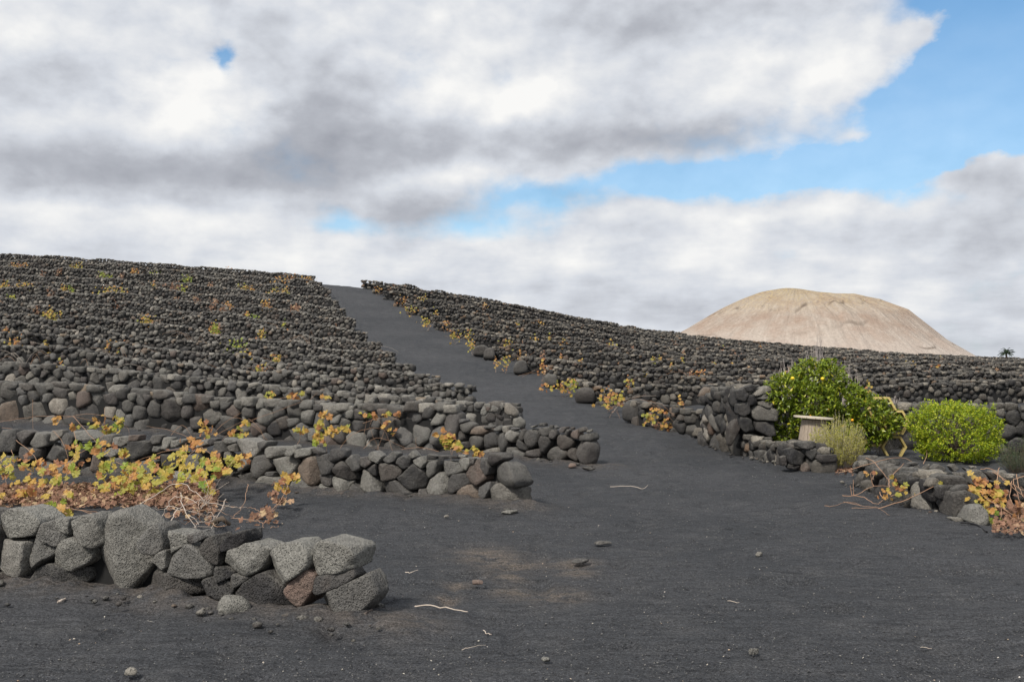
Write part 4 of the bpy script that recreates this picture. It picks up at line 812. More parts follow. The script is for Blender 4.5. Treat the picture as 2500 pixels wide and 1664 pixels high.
# fallen leaves
P = []
for _ in range(3800):
    x = random.uniform(-80, 2060); y = random.gauss(790, 75)
    if 600 < x < 1900: y += 15
    if x < 700 and not 620 < y < 930: continue
    if 430 < x < 1000 and y < 700: continue
    if y > 930 or y < 640 - (x - 1500) * .05: continue
    P.append(C8g(x, y, random.uniform(.03, .09)))
for _ in range(420): P.append(C8g(random.uniform(1600, 2080), random.gauss(860, 90), .04))
for _ in range(90): P.append(C8g(random.uniform(250, 700), random.uniform(930, 1010), .04))
V, Fc = leaf_cloud(P, .095, flat=.75); tag(link('fallen_leaves', mk('fallen_leaves', V, Fc, M_BRN)), 'brown curled vine leaves heaped on the ground before the second wall', 'fallen leaves', kind='stuff')
P = []
for _ in range(420):   # behind wall two, at the foot of wall three
    px = random.choice((random.uniform(740, 985), random.uniform(740, 985), random.uniform(250, 560))); s = float(W2P.s_of_u(px)); x, y, z, tx, ty = W2P.at(s); d = abs(random.gauss(0, .35)) + .5
    P.append((x, y + d, float(G(x, y + d)) + random.uniform(.05, .35)))
V, Fc = leaf_cloud(P, .11, flat=.6); tag(link('fallen_leaves', mk('fallen_leaves', V, Fc, M_BRN)), 'reddish dry leaves lying behind the top of the second wall', 'fallen leaves', kind='stuff')

def vine(px, py, Y, clusters, label, canes=(), mats=None, size=.13, spread=.06, extra=3, grp=VG, up=.35):
    """clusters: (dx, dy, n) in photo pixels round (px, py), at depth Y"""
    c = unp(px, py, Y); g = float(G(c.x, c.y)); r_ = root('grape_vine', (c.x, c.y, g), label, 'grape vine', grp)
    for dx_, dy_, n, *t in clusters:
        mm = {'g': [M_GRN], 'o': [M_ORA], 'y': [M_YEL], 'b': [M_BRN]}[t[0]] if t else (mats or [M_YEL]); leaves(r_, unp(px + dx_, py + dy_, Y), n, spread, size, mm)
    for cn in canes: cane(r_, [unp(px + a, py + b, Y + (c_[0] if c_ else 0)) for a, b, *c_ in cn], .0055)
    for k in range(extra):
        dx_, dy_, *_r = random.choice(clusters); a = Vector((c.x + random.uniform(-.2, .2), c.y, g)); e = unp(px + dx_, py + dy_, Y); mid = (a + e) / 2 + Vector((random.uniform(-.15, .15), -.05, .12))
        cane(r_, [a, mid, e], .0045)
    return r_
vine(715, 968, 20.6, [(-55, -3, 10, 'y'), (-3, 3, 8, 'o'), (5, 18, 4, 'y'), (85, 2, 8, 'y'), (-50, 18, 4, 'g'), (20, -12, 4, 'y')], 'sparse yellow vine on top of the third wall, left of the bright green sprout', [[(-160, 60), (-90, 20), (0, 0), (30, 15)], [(-60, 0), (-40, 35), (-45, 70)], [(-190, 95), (-120, 60), (-20, 40), (60, 12)], [(0, 50), (30, 20), (60, -10)]])
vine(793, 1040, 16.5, [(-12, 0, 9, 'y'), (-18, 20, 9, 'y'), (12, 10, 9, 'y'), (-60, 12, 5, 'y'), (0, -25, 7, 'o'), (-5, 35, 6, 'y'), (28, 22, 5, 'o'), (38, 3, 4), (-25, 45, 3, 'g'), (-40, 5, 2)], 'tall clump of yellow vine leaves standing behind the middle of the second wall', [[(-80, 60), (-60, 30), (-70, -5)], [(95, 55), (120, 30), (150, 32), (200, 55)], [(30, 65), (60, 25), (110, 5), (160, 10)]])
vine(507, 1050, 17.4, [(-3, -10, 5, 'o'), (0, 5, 6, 'o'), (8, 12, 4, 'y'), (75, 5, 6, 'y'), (60, 12, 4, 'y'), (95, -10, 4, 'y')], 'orange-leaved vine with long arching canes behind the second wall, left of its middle', [[(-20, 30), (-90, 0), (-150, -10)], [(-90, 12), (-60, -12), (-30, 30)], [(0, 20), (60, -30), (110, -12), (150, 30)], [(100, -30), (130, 0), (140, 40)], [(50, 40), (80, -10), (180, -50), (230, -70)]])
vine(285, 1035, 17.6, [(5, -12, 7, 'y'), (-5, 5, 7, 'g'), (-12, 15, 6, 'y'), (-60, 5, 6, 'y'), (-100, 0, 4, 'y'), (-30, 18, 8, 'y'), (-45, -12, 4, 'o'), (-150, -6, 3, 'o')], 'greenish yellow vine behind the left part of the second wall', [[(-285, -5), (-200, -18), (-100, -18), (-20, 10)], [(-280, 8), (-210, 15), (-150, 25)], [(-130, -15), (-60, -25), (10, -10)], [(-205, -60), (-205, 0), (-200, 40)], [(-30, -40), (-28, 20)]])
vine(1092, 1072, 15.2, [(-8, -12, 8, 'o'), (0, 5, 10, 'y'), (10, -5, 8, 'o'), (8, 12, 6, 'y'), (-2, 18, 4, 'y'), (-4, 0, 6, 'g')], 'bright orange-yellow round leaf clump behind the right half of the second wall', [[(10, 10), (25, 35)]], size=.11, spread=.05)
vine(1130, 1096, 14.0, [(-8, -3, 6, 'y'), (5, 0, 5, 'y'), (28, 8, 8, 'y'), (38, 12, 6, 'o'), (33, 18, 4, 'y'), (-18, -8, 3)], 'low yellow leaves resting on top of the second wall near its end', [[(-60, 5), (-100, -4), (-150, 0)]], size=.10, spread=.04)
vine(897, 1010, 20, [(0, 0, 5, 'g'), (-3, -4, 4, 'g')], 'small fresh green sprout between the stones of the third wall', (), extra=1, size=.10)
vine(945, 1013, 19.5, [(-30, 2, 5, 'o'), (0, 5, 4, 'y'), (30, 0, 4, 'o'), (12, 40, 4, 'y'), (-8, 20, 3, 'o')], 'thin vine with scattered orange leaves near the right end of the third wall', [[(-60, 20), (-10, 5), (30, 10)], [(80, 40), (70, 60), (75, 90)]])
vine(1503, 975, 27.2, [(-20, -5, 7, 'o'), (-5, -12, 6, 'y'), (5, 5, 8, 'y'), (15, -3, 6, 'y'), (-8, 15, 6, 'b'), (20, 10, 5, 'b'), (-40, 15, 3, 'y'), (-30, -12, 4, 'y')], 'golden vine at the track edge between the large boulder and the squat pale one', [[(20, 10), (50, -5), (75, -12)]], size=.12, spread=.10)
vine(1389, 941, 32.4, [(-10, 0, 12, 'y'), (5, -5, 14, 'y'), (12, 5, 12, 'g'), (-25, 8, 8, 'y'), (-60, 3, 8, 'o'), (0, 10, 10, 'y'), (-45, 6, 5, 'y')], 'brightest yellow vine at the right edge of the track, halfway up', (), size=.13, spread=.12)
vine(1325, 895, 36.5, [(0, 0, 8, 'o'), (2, 10, 8, 'o'), (-3, -10, 6, 'o'), (5, 14, 6, 'b')], 'orange upright vine at the right track edge, above the dark rounded block', [[(-60, 22), (-30, 15), (0, 20)], [(-50, 25), (-20, 8), (0, 0)]], size=.12, spread=.11)
vine(1598, 1012, 24.9, [(-15, 0, 8, 'y'), (0, 5, 9, 'y'), (-14, 14, 7, 'y'), (18, -10, 8, 'o'), (-5, 22, 5, 'b'), (30, 25, 7, 'o'), (45, 32, 7, 'o'), (65, 33, 6, 'y'), (25, 10, 4, 'y')], 'yellow and orange vine draped against the large boulder at the track edge', [[(-10, -35), (20, -10), (45, 30), (60, 40)], [(-15, -30), (30, 0), (60, 35)], [(75, 15), (110, 8), (150, 32)], [(70, 20), (100, 30), (130, 20)], [(60, 38), (90, 45), (120, 50)]], size=.115, spread=.09)
dt = root('bare_vine', tuple(unp(1715, 1050, 25) * 1), 'purplish tangle of dry twigs on the ground left of the chest high wall', 'bare vine')
for k in range(60):
    a = gp(random.uniform(1670, 1750), random.uniform(1040, 1062), 0); pts = [a]; d = Vector((random.gauss(0, 1), random.gauss(0, .6), random.uniform(.1, .9))).normalized()
    for j in range(4): d = (d + Vector((random.gauss(0, .4), random.gauss(0, .4), random.gauss(-.2, .3)))).normalized(); a = a + d * .15; a.z = max(.02, a.z); pts.append(a)
    cane(dt, pts, .008, M_CANE if k % 4 == 0 else M_STALK, .01, 4, 2)

# smaller vines scattered over the slopes
def far_vine(px, py, wd, kind, label, grp):
    rows, side = (LROWS, 'left') if grp is GA else (RROWS, 'right'); h_ = hit(px, py, up=.5); best = None
    for pa, od in rows:
        if px < pa.U.min() - 30 or px > pa.U.max() + 30: continue
        if np.interp(float(pa.s_of_u(px)), pa.S, pa.Y) < h_.y + .3: best = od
    where = ('by the track' if px > 600 else 'halfway along' if px > 280 else 'far from the track') if side == 'left' else ('by the track' if px < 1150 + max(0, py - 850) * 2.4 else 'halfway along' if px < 1900 else 'far from the track')
    if not label: label = f"small {dict(y='yellow', o='orange', g='green', b='brown')[kind]} vine behind the {best or 'lowest'} {side}-hand stone row, {where}"
    h_ = hit(px, py, up=.5); k = h_.y / F; n = int(min(200, max(12, wd * (1.9 if grp is GA else 1.1)))); P = []
    for _ in range(n): P.append((h_.x + random.gauss(0, wd * .26) * k, h_.y - .1 + random.gauss(0, .12), h_.z + .42 + random.gauss(0, .11 + wd * .0015)))
    r_ = root('grape_vine', tuple(h_), label, 'grape vine', grp); V, Fc = leaf_cloud(P, .11 if h_.y < 45 else .13); V = np.array(V); part('foliage', V, Fc, {'y': M_YEL, 'o': M_ORA, 'g': M_GRN, 'b': M_BRN}[kind], r_, kind='stuff')
    for _ in range(2 + n // 30):
        a = Vector((h_.x + random.gauss(0, wd * .15) * k, h_.y - .1, h_.z)); e = a + Vector((random.gauss(0, .4), random.uniform(-.3, .1), random.uniform(.4, .8))); cane(r_, [a, (a + e) / 2 + Vector((random.gauss(0, .1), 0, .1)), e + Vector((random.gauss(0, .2), 0, -.1))], .008, M_CANE if random.random() < .7 else M_DRY, .01, 4, 3)
GA, GB = 'small vines among the stone rows left of the track', 'small vines among the stone rows right of the track'
FL = [(51, 650, 45, 'o', 'orange brown'), (278, 712, 75, 'y', 'widest golden'), (360, 783, 34, 'y', 'compact golden'), (126, 768, 45, 'y', 'narrow yellow'), (272, 843, 18, 'o', ''), (297, 845, 16, 'y', ''), (115, 852, 26, 'y', ''), (577, 850, 55, 'g', 'fresh green'), (676, 874, 26, 'y', ''), (523, 802, 22, 'y', ''), (638, 811, 18, 'y', ''),
      (703, 684, 80, 'o', 'long golden'), (679, 715, 50, 'y', 'low golden'), (598, 703, 28, 'y', ''), (458, 679, 24, 'g', ''), (380, 671, 28, 'g', ''), (251, 669, 20, 'g', ''), (187, 653, 34, 'y', ''), (7, 696, 32, 'y', ''), (68, 702, 55, 'y', ''), (404, 640, 14, 'o', ''), (754, 682, 22, 'o', ''), (17, 808, 14, 'o', ''), (60, 820, 12, 'o', ''), (600, 868, 30, 'y', ''), (430, 700, 30, 'b', ''), (560, 660, 26, 'o', ''), (480, 735, 26, 'b', ''), (150, 905, 20, 'y', ''), (640, 905, 22, 'y', ''), (330, 660, 20, 'o', ''), (720, 755, 30, 'b', ''), (650, 740, 24, 'o', ''), (820, 800, 22, 'b', '')]
FR = [(921, 703, 16, 'o', ''), (985, 731, 26, 'o', ''), (1002, 754, 28, 'y', ''), (1042, 786, 28, 'y', ''), (1111, 815, 32, 'y', 'bright yellow'), (1145, 810, 24, 'y', ''), (1152, 840, 24, 'y', ''), (1243, 836, 28, 'y', ''), (1264, 838, 18, 'y', ''), (1236, 880, 26, 'y', ''), (1213, 878, 14, 'o', ''), (1488, 964, 28, 'y', ''), (1306, 828, 16, 'y', ''), (1382, 835, 22, 'y', ''),
      (1488, 842, 28, 'y', ''), (1185, 745, 14, 'o', ''), (1032, 727, 24, 'y', ''), (1660, 985, 14, 'o', ''), (1708, 912, 28, 'o', 'orange'), (1610, 876, 16, 'y', ''), (1640, 880, 12, 'y', ''), (1666, 884, 14, 'y', ''), (1740, 890, 16, 'y', ''), (1575, 915, 12, 'y', ''), (1535, 935, 22, 'y', ''), (1420, 880, 16, 'o', ''), (1090, 790, 18, 'o', ''), (1063, 762, 16, 'y', ''), (960, 700, 14, 'b', ''), (1320, 790, 12, 'o', ''), (1870, 880, 14, 'o', ''), (2220, 900, 10, 'y', ''), (2115, 948, 16, 'y', '')]
for i in range(52):
    u = random.uniform(1150, 2480); ylo = np.interp(u, [1150, 1655, 2016, 2366, 2500], [750, 822, 855, 876, 880]); FR.append((u, random.uniform(ylo + 2, min(ylo + 110, 960 if u < 1700 else 905)), random.uniform(5, 12), random.choice('yobbb'), ''))
for i in range(34): u = random.uniform(0, 740); FL.append((u, random.uniform(650 + u * .06, 860), random.uniform(8, 20), random.choice('yobbg'), ''))
for i, (px, py, wd, k, s_) in enumerate(FL): far_vine(px, py, wd, k, (f'{s_} vine clump on the stony slope left of the track' if s_ else ''), GA)
for i, (px, py, wd, k, s_) in enumerate(FR): far_vine(px, py, wd, k, (f'{s_} vine clump on the stony slope right of the track' if s_ else ''), GB)
# bare arching canes on the nearer left rows
for i, (px, py) in enumerate(((482, 850), (70, 905), (320, 895), (560, 915), (240, 935), (900, 880), (760, 850), (850, 940), (590, 935))):
    h_ = hit(px, py); r_ = root('bare_vine', tuple(h_), ['bare forked vine on the middle of the left slope, the tallest there', 'bare grey canes at the far left over the fifth wall', 'single dry cane standing left of the centre of the fifth wall', 'pinkish bare canes left of a yellow vine over the fourth wall', 'arching dry canes over the left part of the fourth wall',
        'thin bare canes arching near the track end of the seventh wall', 'thin bare canes over the eighth wall near a yellow vine', 'long dry cane lying over the right part of the fourth wall', 'bleached canes over the centre of the fourth wall'][i], 'bare vine')
    for k in range(6):
        a = Vector(h_) + Vector((random.gauss(0, .15), -.2, 0)); s = random.choice((-1, 1)); e = a + Vector((s * random.uniform(.2, 1.5), random.uniform(-.4, .2), random.uniform(.2, .6))); m2 = (a + e) / 2 + Vector((0, 0, random.uniform(.25, .5)))
        cane(r_, [a, m2, e], .007, M_DRY if k % 2 else M_CANE, .015, 4, 4)

# ------------------------------------------------------------------ shrubs
def simple_leaves(P, D, size, wid=.42, fold=.25):
    """P positions, D leaf axis directions; pointed folded leaves (4 triangles)"""
    n = len(P); D = D / np.linalg.norm(D, axis=1, keepdims=True); up = rng.normal(size=(n, 3)) * .5 + np.array([0, -.3, 1.]); S = np.cross(D, up); S /= np.linalg.norm(S, axis=1, keepdims=True) + 1e-9; N = np.cross(S, D)
    s = size * rng.uniform(.65, 1.2, n)[:, None]
    V = np.stack([P, P + D * s * .45 + S * s * wid * .5 + N * s * fold * .25, P + D * s - N * s * .12, P + D * s * .45 - S * s * wid * .5 + N * s * fold * .25, P + D * s * .5 - N * s * .03], 1)
    T = np.array([[0, 1, 4], [1, 2, 4], [2, 3, 4], [3, 0, 4]]); Fc = (T[None] + (np.arange(n) * 5)[:, None, None]).reshape(-1, 3); return V, Fc
def crown(blobs, nshoot, per, size, spread, keep=.72, up=.35, wid=.42, lump=.12, inner=0., gap=-.52):
    """blobs: (centre, radii). Leaves sit in shoots spread over the lumpy outer shell of the union of blobs."""
    C = np.array([b[0] for b in blobs], float); Rd = np.array([b[1] for b in blobs], float); wv = (Rd.prod(1) ** (2 / 3)); wv /= wv.sum()
    Ps = []; Ds = []
    while sum(len(a) for a in Ps) < nshoot:
        k = rng.choice(len(blobs), 4000, p=wv); d = rng.normal(size=(4000, 3)); d /= np.linalg.norm(d, axis=1, keepdims=True)
        rr = 1 - np.abs(rng.normal(0, .10, 4000)); ins = rng.random(4000) < inner; rr[ins] *= rng.uniform(.4, 1, ins.sum())
        p = C[k] + d * Rd[k] * (rr * (1 + lump * fbm(d * 2.7 + k[:, None] * 3.3, 3)))[:, None]
        q_ = ((p[:, None] - C[None]) / Rd[None]); q_ = np.sqrt((q_ ** 2).sum(-1)); q_[np.arange(4000), k] = 9
        ok = (q_.min(1) > keep) & (p[:, 2] > G(p[:, 0], p[:, 1]) + .03)
        ok &= (fbm(p * 3.4, 2) > gap)      # gaps
        Ps.append(p[ok]); Ds.append(d[ok])
    P = np.concatenate(Ps)[:nshoot]; D = np.concatenate(Ds)[:nshoot]; D = D + np.array([0, 0, up]) + rng.normal(0, .35, D.shape)
    D /= np.linalg.norm(D, axis=1, keepdims=True)
    PP = np.repeat(P, per, 0) + np.repeat(D, per, 0) * rng.uniform(-.5, .6, (nshoot * per, 1)) * spread; DD = np.repeat(D, per, 0) * .6 + rng.normal(0, .62, (nshoot * per, 3))
    return (*simple_leaves(PP, DD, size, wid), P, D)
def shrub(name, loc, label, cat, blobs, nshoot, per, size, spread, m, trunk, nparts=0, twigs=60, **kw):
    r_ = root(name, loc, label, cat); V, Fc, P, D = crown(blobs, nshoot, per, size, spread, **kw); L = np.array(loc)
    if nparts:
        tops = np.argsort(V[:, 0, 1])[:len(V) // 2]; pick = rng.choice(tops, nparts, replace=False); T = np.array([[0, 1, 4], [1, 2, 4], [2, 3, 4], [3, 0, 4]])
        for i in pick: part('leaf', V[i], T, m, r_)
        keep = np.ones(len(V), bool); keep[pick] = False; V = V[keep]; Fc = (T[None] + (np.arange(len(V)) * 5)[:, None, None]).reshape(-1, 3)
    link('foliage', mk('foliage', V.reshape(-1, 3) - L, Fc, m), r_, (0, 0, 0), 'stuff')
    base = Vector(loc); tops = [Vector(P[i]) for i in rng.choice(len(P), twigs)]
    br = []
    for t in tops:
        t = base + (t - base) * .92; mid = base + (t - base) * .45 + Vector((random.gauss(0, .06), random.gauss(0, .06), .1)); br.append(tube(curve_pts([base + Vector((random.gauss(0, .04), random.gauss(0, .04), trunk * .5)), mid, t], 3, .01), .014, .004, 4))
    V, Fc = merge(br); link('branches', mk('branches', np.array(V) - L, Fc, M_BARK), r_)
    if trunk: V, Fc = tube(curve_pts([base + Vector((0, 0, -.05)), base + Vector((.03, 0, trunk * .5)), base + Vector((-.02, 0, trunk))], 3, .008), .06, .04, 9); part('trunk', V, Fc, M_BARK, r_, True)
    return r_
cy = 19.5; k_ = cy / F
cb = [(unp(x, y, cy + o), (rx * k_, rx * k_ * .95, rz * k_)) for x, y, o, rx, rz in ((1985, 925, .25, 50, 46), (2020, 925, .2, 42, 42), (1925, 962, .0, 54, 46), (1975, 985, .0, 68, 55), (2060, 985, .1, 58, 50), (2110, 1008, .0, 62, 44), (2140, 1036, -.1, 52, 38), (2095, 1052, -.1, 50, 40), (2040, 1035, .3, 60, 42), (1925, 1025, .2, 52, 46), (1900, 1070, .3, 40, 40), (2165, 1025, 0, 30, 30))]
cit = shrub('citrus_tree', (6.3, 19.7, 0), 'spreading dark green orange tree with ripe fruit behind the wooden spool', 'fruit tree', cb, 2500, 9, .088, .12, M_CIT, .5, 280, 90, keep=.74, up=.25, lump=.16, inner=.15, gap=-.72)
ovs, ofs = ICO[3]
def fruit(px, py, Y, r, m, par=None):
    c = unp(px, py, Y)
    return link('orange', mk('orange', ovs * r * np.array([1, 1, .95]), ofs, m, True), par, tuple(c - Vector(par.location)) if par else tuple(c))
for px, py, dY in ((1935, 923, -.42), (2008, 924, -.42), (1978, 1015, -.42), (2059, 1040, -.45), (2021, 1000, -.4), (2081, 1025, -.4)): fruit(px, py, cy + dY, .034 if py < 925 else .028, M_LEM if py < 950 else M_ORG, cit)
for i, (px, py) in enumerate(((2077, 1133), (2062, 1129), (2115, 1143), (2060, 1137), (2100, 1150))):
    g_ = gp(px, py, .035); o = link('fallen_orange', mk('fallen_orange', ovs * .036, ofs, M_ORG, True), None, tuple(g_)); tag(o, 'fallen orange on the ground under the right side of the citrus tree', 'orange', 'oranges fallen under the citrus tree')
P = [gp(random.uniform(2040, 2150), random.gauss(1140, 8), .03) for _ in range(420)]
V, Fc = leaf_cloud(P, .075, flat=.9); tag(link('fallen_leaves', mk('fallen_leaves', V, Fc, M_BRN)), 'dry leaves scattered on the ground under the citrus tree', 'fallen leaves', kind='stuff')
by = 18.5; kb = by / F
bb = [(unp(x, y, by + o), (rx * kb, rx * kb, rz * kb)) for x, y, o, rx, rz in ((2325, 1055, 0, 82, 66), (2285, 1035, .0, 56, 46), (2375, 1040, .05, 60, 50), (2330, 1085, -.05, 84, 46), (2320, 1010, .1, 44, 28), (2390, 1080, .0, 46, 42))]
shrub('bush', (8.1, 18.5, 0), 'rounded bright yellow-green leafy bush before the dark boulder wall', 'bush', bb, 2000, 9, .048, .12, M_BUS, .25, 0, 90, keep=.8, up=.7, wid=.5, lump=.34)

def spray(name, base, label, cat, n, h, spreadr, m_st, m_lf, nl=8, lsize=.03, r=.003, lean=(0, 0), partn='stems', leafn='foliage', bend=.25, wid=.3):
    r_ = root(name, tuple(base), label, cat); st = []; LP_ = []; LD = []
    for _ in range(n):
        a = random.uniform(0, 6.28); rr = spreadr * math.sqrt(random.random()); hh = h * random.uniform(.45, 1.05) * (1 - .35 * rr / spreadr)
        b0 = Vector(base) + Vector((math.cos(a) * rr * .35, math.sin(a) * rr * .35, 0)); top = Vector(base) + Vector((math.cos(a) * rr + lean[0], math.sin(a) * rr + lean[1], hh)); mid = (b0 + top) / 2 + Vector((-math.cos(a), -math.sin(a), 0)) * bend * rr * -.3 + Vector((random.gauss(0, .02), random.gauss(0, .02), 0))
        c = curve_pts([b0, mid, top], 4, .006); st.append(tube(c, r, r * .4, 3))
        for _k in range(nl):
            t = random.uniform(.25, 1) * (len(c) - 1.001); i = int(t); p = c[i].lerp(c[i + 1], t - i); LP_.append(p[:]); d = (c[i + 1] - c[i]).normalized(); LD.append((d * .8 + Vector((random.gauss(0, .6), random.gauss(0, .6), random.gauss(0, .6))))[:])
    V, Fc = merge(st); link(partn, mk(partn, np.array(V) - np.array(base), Fc, m_st), r_, (0, 0, 0), 'stuff')
    if nl: V, Fc = simple_leaves(np.array(LP_), np.array(LD), lsize, wid); link(leafn, mk(leafn, V.reshape(-1, 3) - np.array(base), Fc, m_lf), r_, (0, 0, 0), 'stuff')
    return r_
spray('shrub', Vector((5.50, 17.0, 0)), 'feathery yellow-green shrub with fine stems before the wooden spool', 'shrub', 480, 1.0, .50, M_STALK, M_FEA, 34, .034, .0025)
spray('rosemary_bush', Vector((8.35, 16.5, 0)), 'dark grey-green upright rosemary bush at the right edge below the boulder wall', 'bush', 220, .62, .38, M_BARK, M_ROS, 34, .030, .003, wid=.16)
for i, (px, h, n, s) in enumerate(((1993, 2.0, 150, .34), (1925, 1.45, 110, .40), (2072, 1.7, 60, .25), (2180, .75, 60, .25))):
    g_ = Vector(((px - CX) / F * 23.2, 23.2, float(G((px - CX) / F * 23.2, 23.2))))
    spray('dry_shrub', g_, ['tall grey dry stalks rising behind the top of the citrus tree', 'low grey dry twigs behind the left shoulder of the citrus tree', 'thin grey dry stalks behind the right side of the citrus tree top', 'small grey leafless shrub on top of the boulder wall'][i], 'dry shrub', n, h, s, M_STALK, M_STALK, 5, .04, .009, wid=.2)

# ------------------------------------------------------------------ wooden spool
sx_, sy_ = (1987 - CX) / F * 17.9, 17.9
sp = root('cable_spool', (sx_, sy_, 0), 'weathered wooden cable spool standing on end under the citrus tree', 'cable spool')
def disc(name, z, r, t, tilt=0.):
    n = 5; 
    for k in range(n):   # planks of the flange
        x0 = -r + 2 * r * k / n + .004; x1 = -r + 2 * r * (k + 1) / n - .004; top = []
        for j in range(9):
            x = x0 + (x1 - x0) * j / 8; top.append((x, math.sqrt(max(0, r * r - x * x))))
        out = top + [(x, -y) for x, y in top[::-1]]; V = []; m = len(out)
        for s in (0, 1):
            for x, y in out: V.append((sx_ + x, sy_ + y, z + s * t - tilt * x))
        Fc = [tuple(range(m))[::-1], tuple(range(m, 2 * m))] + [(i, (i + 1) % m, m + (i + 1) % m, m + i) for i in range(m)]
        part('plank', V, Fc, M_TOP, sp)
disc('top', .82, .35, .028, .07); disc('bottom', .03, .35, .035)
for k in range(22):
    a0 = 2 * math.pi * k / 22; a1 = 2 * math.pi * (k + .93) / 22; V = []
    for z, rr in ((.06, .30), (.25, .27), (.5, .235), (.80, .19)):
        for a in (a0, a1):
            for q_ in (0, .022): V.append((sx_ + math.cos(a) * (rr + q_), sy_ + math.sin(a) * (rr + q_), z))
    Fc = []
    for j in range(3):
        b0 = j * 4; Fc += [(b0, b0 + 4, b0 + 5, b0 + 1), (b0 + 2, b0 + 3, b0 + 7, b0 + 6), (b0 + 1, b0 + 5, b0 + 7, b0 + 3), (b0, b0 + 2, b0 + 6, b0 + 4)]
    Fc += [(0, 1, 3, 2), (12, 14, 15, 13)]; part('slat', V, Fc, M_SPOOL, sp)

# ------------------------------------------------------------------ hexagonal wire frames
HY = 19.3
def hexframe(px, py, rpx, label, dark=True):
    c = unp(px + 8, py, HY); r = rpx / F * HY; rt = root('hexagonal_frame', tuple(c), label, 'wooden frame', 'hexagonal wire mesh frames'); L = Vector(c)
    for k in range(6):
        a0, a1 = k * math.pi / 3, (k + 1) * math.pi / 3; V = []
        for a in (a0, a1):
            for rr in (r, r - .045):
                for d in (0, .10): V.append((c.x + math.cos(a) * rr, c.y + d, c.z + math.sin(a) * rr))
        Fc = [(0, 4, 5, 1), (2, 3, 7, 6), (0, 2, 6, 4), (1, 5, 7, 3), (0, 1, 3, 2), (4, 6, 7, 5)]; part('rail', V, Fc, M_HEX, rt)
    st = []; s = .018; n = int(r / s)
    for i in range(-n, n + 1):
        x = i * s; hz = math.sqrt(3) / 2 * r if abs(x) < r / 2 else math.sqrt(3) * (r - abs(x)); hz -= .03
        if hz > 0: st.append(tube([(c.x + x, c.y + .05, c.z - hz), (c.x + x, c.y + .05, c.z + hz)], .0012, None, 3))
        if abs(x) < math.sqrt(3) / 2 * r - .02:
            w_ = r - abs(x) / math.sqrt(3) - .03; st.append(tube([(c.x - w_, c.y + .052, c.z + x), (c.x + w_, c.y + .052, c.z + x)], .0012, None, 3))
    V, Fc = merge(st); part('wire_mesh', V, Fc, M_WIRE, rt)
    return rt
hexframe(2176, 1091, 31, 'yellow hexagonal wire mesh frame standing lowest at the right, dry twigs behind it'); hexframe(2180, 1031, 34, 'yellow hexagonal frame above the lowest right one, half behind the orange tree')
hexframe(2126, 1062, 31, 'hexagonal frame half hidden by the lower leaves of the orange tree'); hexframe(2076, 1091, 31, 'hexagonal frame at the foot of the orange tree, only its lower right rail in view'); hexframe(2146, 1000, 36, 'topmost pale hexagonal frame peeping out above the orange tree')
tw = root('twig_bundle', (7.3, 19.7, 0), 'bundle of dry grey twigs stored behind the lowest hexagonal frame', 'twig bundle'); st = []
for k in range(160):
    a = Vector((7.3 + random.gauss(0, .1), 19.62 + random.uniform(0, .2), random.uniform(.02, .5))); an = random.gauss(1.1, .5); d = Vector((math.cos(an), random.gauss(0, .15), math.sin(an))) * .13; st.append(tube([a - d, a + Vector((0, 0, .02)), a + d], .004, .003, 3))
V, Fc = merge(st); link('twigs', mk('twigs', np.array(V) - np.array(tw.location), Fc, M_STALK), tw, (0, 0, 0), 'stuff')

# ------------------------------------------------------------------ vine over the right-hand corner wall
def CG(x, y, Y): return unp(2060 + x / 5.355, 1080 + y / 5.355, Y)
v1 = root('grape_vine', (4.6, 12.6, 0), 'nearly bare vine with forked canes reaching from the corner wall over the track', 'grape vine', VG)
for pts in ([(-70, 400, 13.6), (0, 380, 13.7), (430, 250, 14), (640, 200, 14.2), (800, 205, 14.3), (900, 250, 14.3)], [(290, 200, 13.2), (400, 260, 13), (590, 490, 12.6)], [(590, 490, 12.6), (680, 380, 12.7), (790, 270, 12.8)], [(590, 490, 12.6), (585, 640, 12.5), (530, 730, 12.4), (450, 800, 12.3)],
            [(-20, 690, 12.8), (130, 690, 12.8), (390, 570, 12.9), (660, 570, 12.9)], [(120, 690, 12.8), (260, 715, 12.6), (380, 785, 12.4), (450, 800, 12.3)], [(450, 860, 12.1), (830, 740, 11.9), (1180, 570, 11.8), (1350, 565, 11.8)], [(390, 570, 12.9), (350, 430, 12.9), (360, 390, 12.9)],
            [(125, 690, 12.8), (120, 480, 12.8)], [(110, 690, 12.8), (80, 560, 12.8)], [(380, 480, 12.9), (400, 400, 12.9)], [(1040, 275, 13.4), (1080, 180, 13.4), (1085, 100, 13.4)], [(470, 640, 12.5), (490, 700, 12.4), (520, 720, 12.4)], [(600, 710, 12.3), (700, 650, 12.4), (760, 620, 12.5)]): cane(v1, [CG(*p) for p in pts], .009, M_CANE, .004)
for pts in ([(-250, 820), (-150, 830), (60, 775), (250, 830)], [(0, 775), (280, 830), (440, 850), (600, 950)], [(100, 860), (450, 850)]): cane(v1, [gp(2060 + x / 5.355, 1080 + y / 5.355, .02) for x, y in pts], .006, M_CANE, .004)
for x, y, n, t in ((730, 520, 7, 'y'), (700, 550, 4, 'g'), (800, 590, 6, 'y'), (750, 640, 4, 'y'), (680, 600, 5, 'o'), (600, 690, 6, 'o'), (610, 730, 3, 'y'), (1310, 610, 5, 'y'), (1330, 640, 4, 'g'), (395, 385, 6, 'o')): leaves(v1, CG(x, y, 12.3 if x < 1200 else 11.7), max(2, n - 2), .05, .085, {'y': [M_YEL], 'g': [M_GRN], 'o': [M_ORA]}[t])
v2 = root('grape_vine', (6.1, 11.5, 0), 'orange and yellow vine with long canes at the right edge behind the square block', 'grape vine', VG)
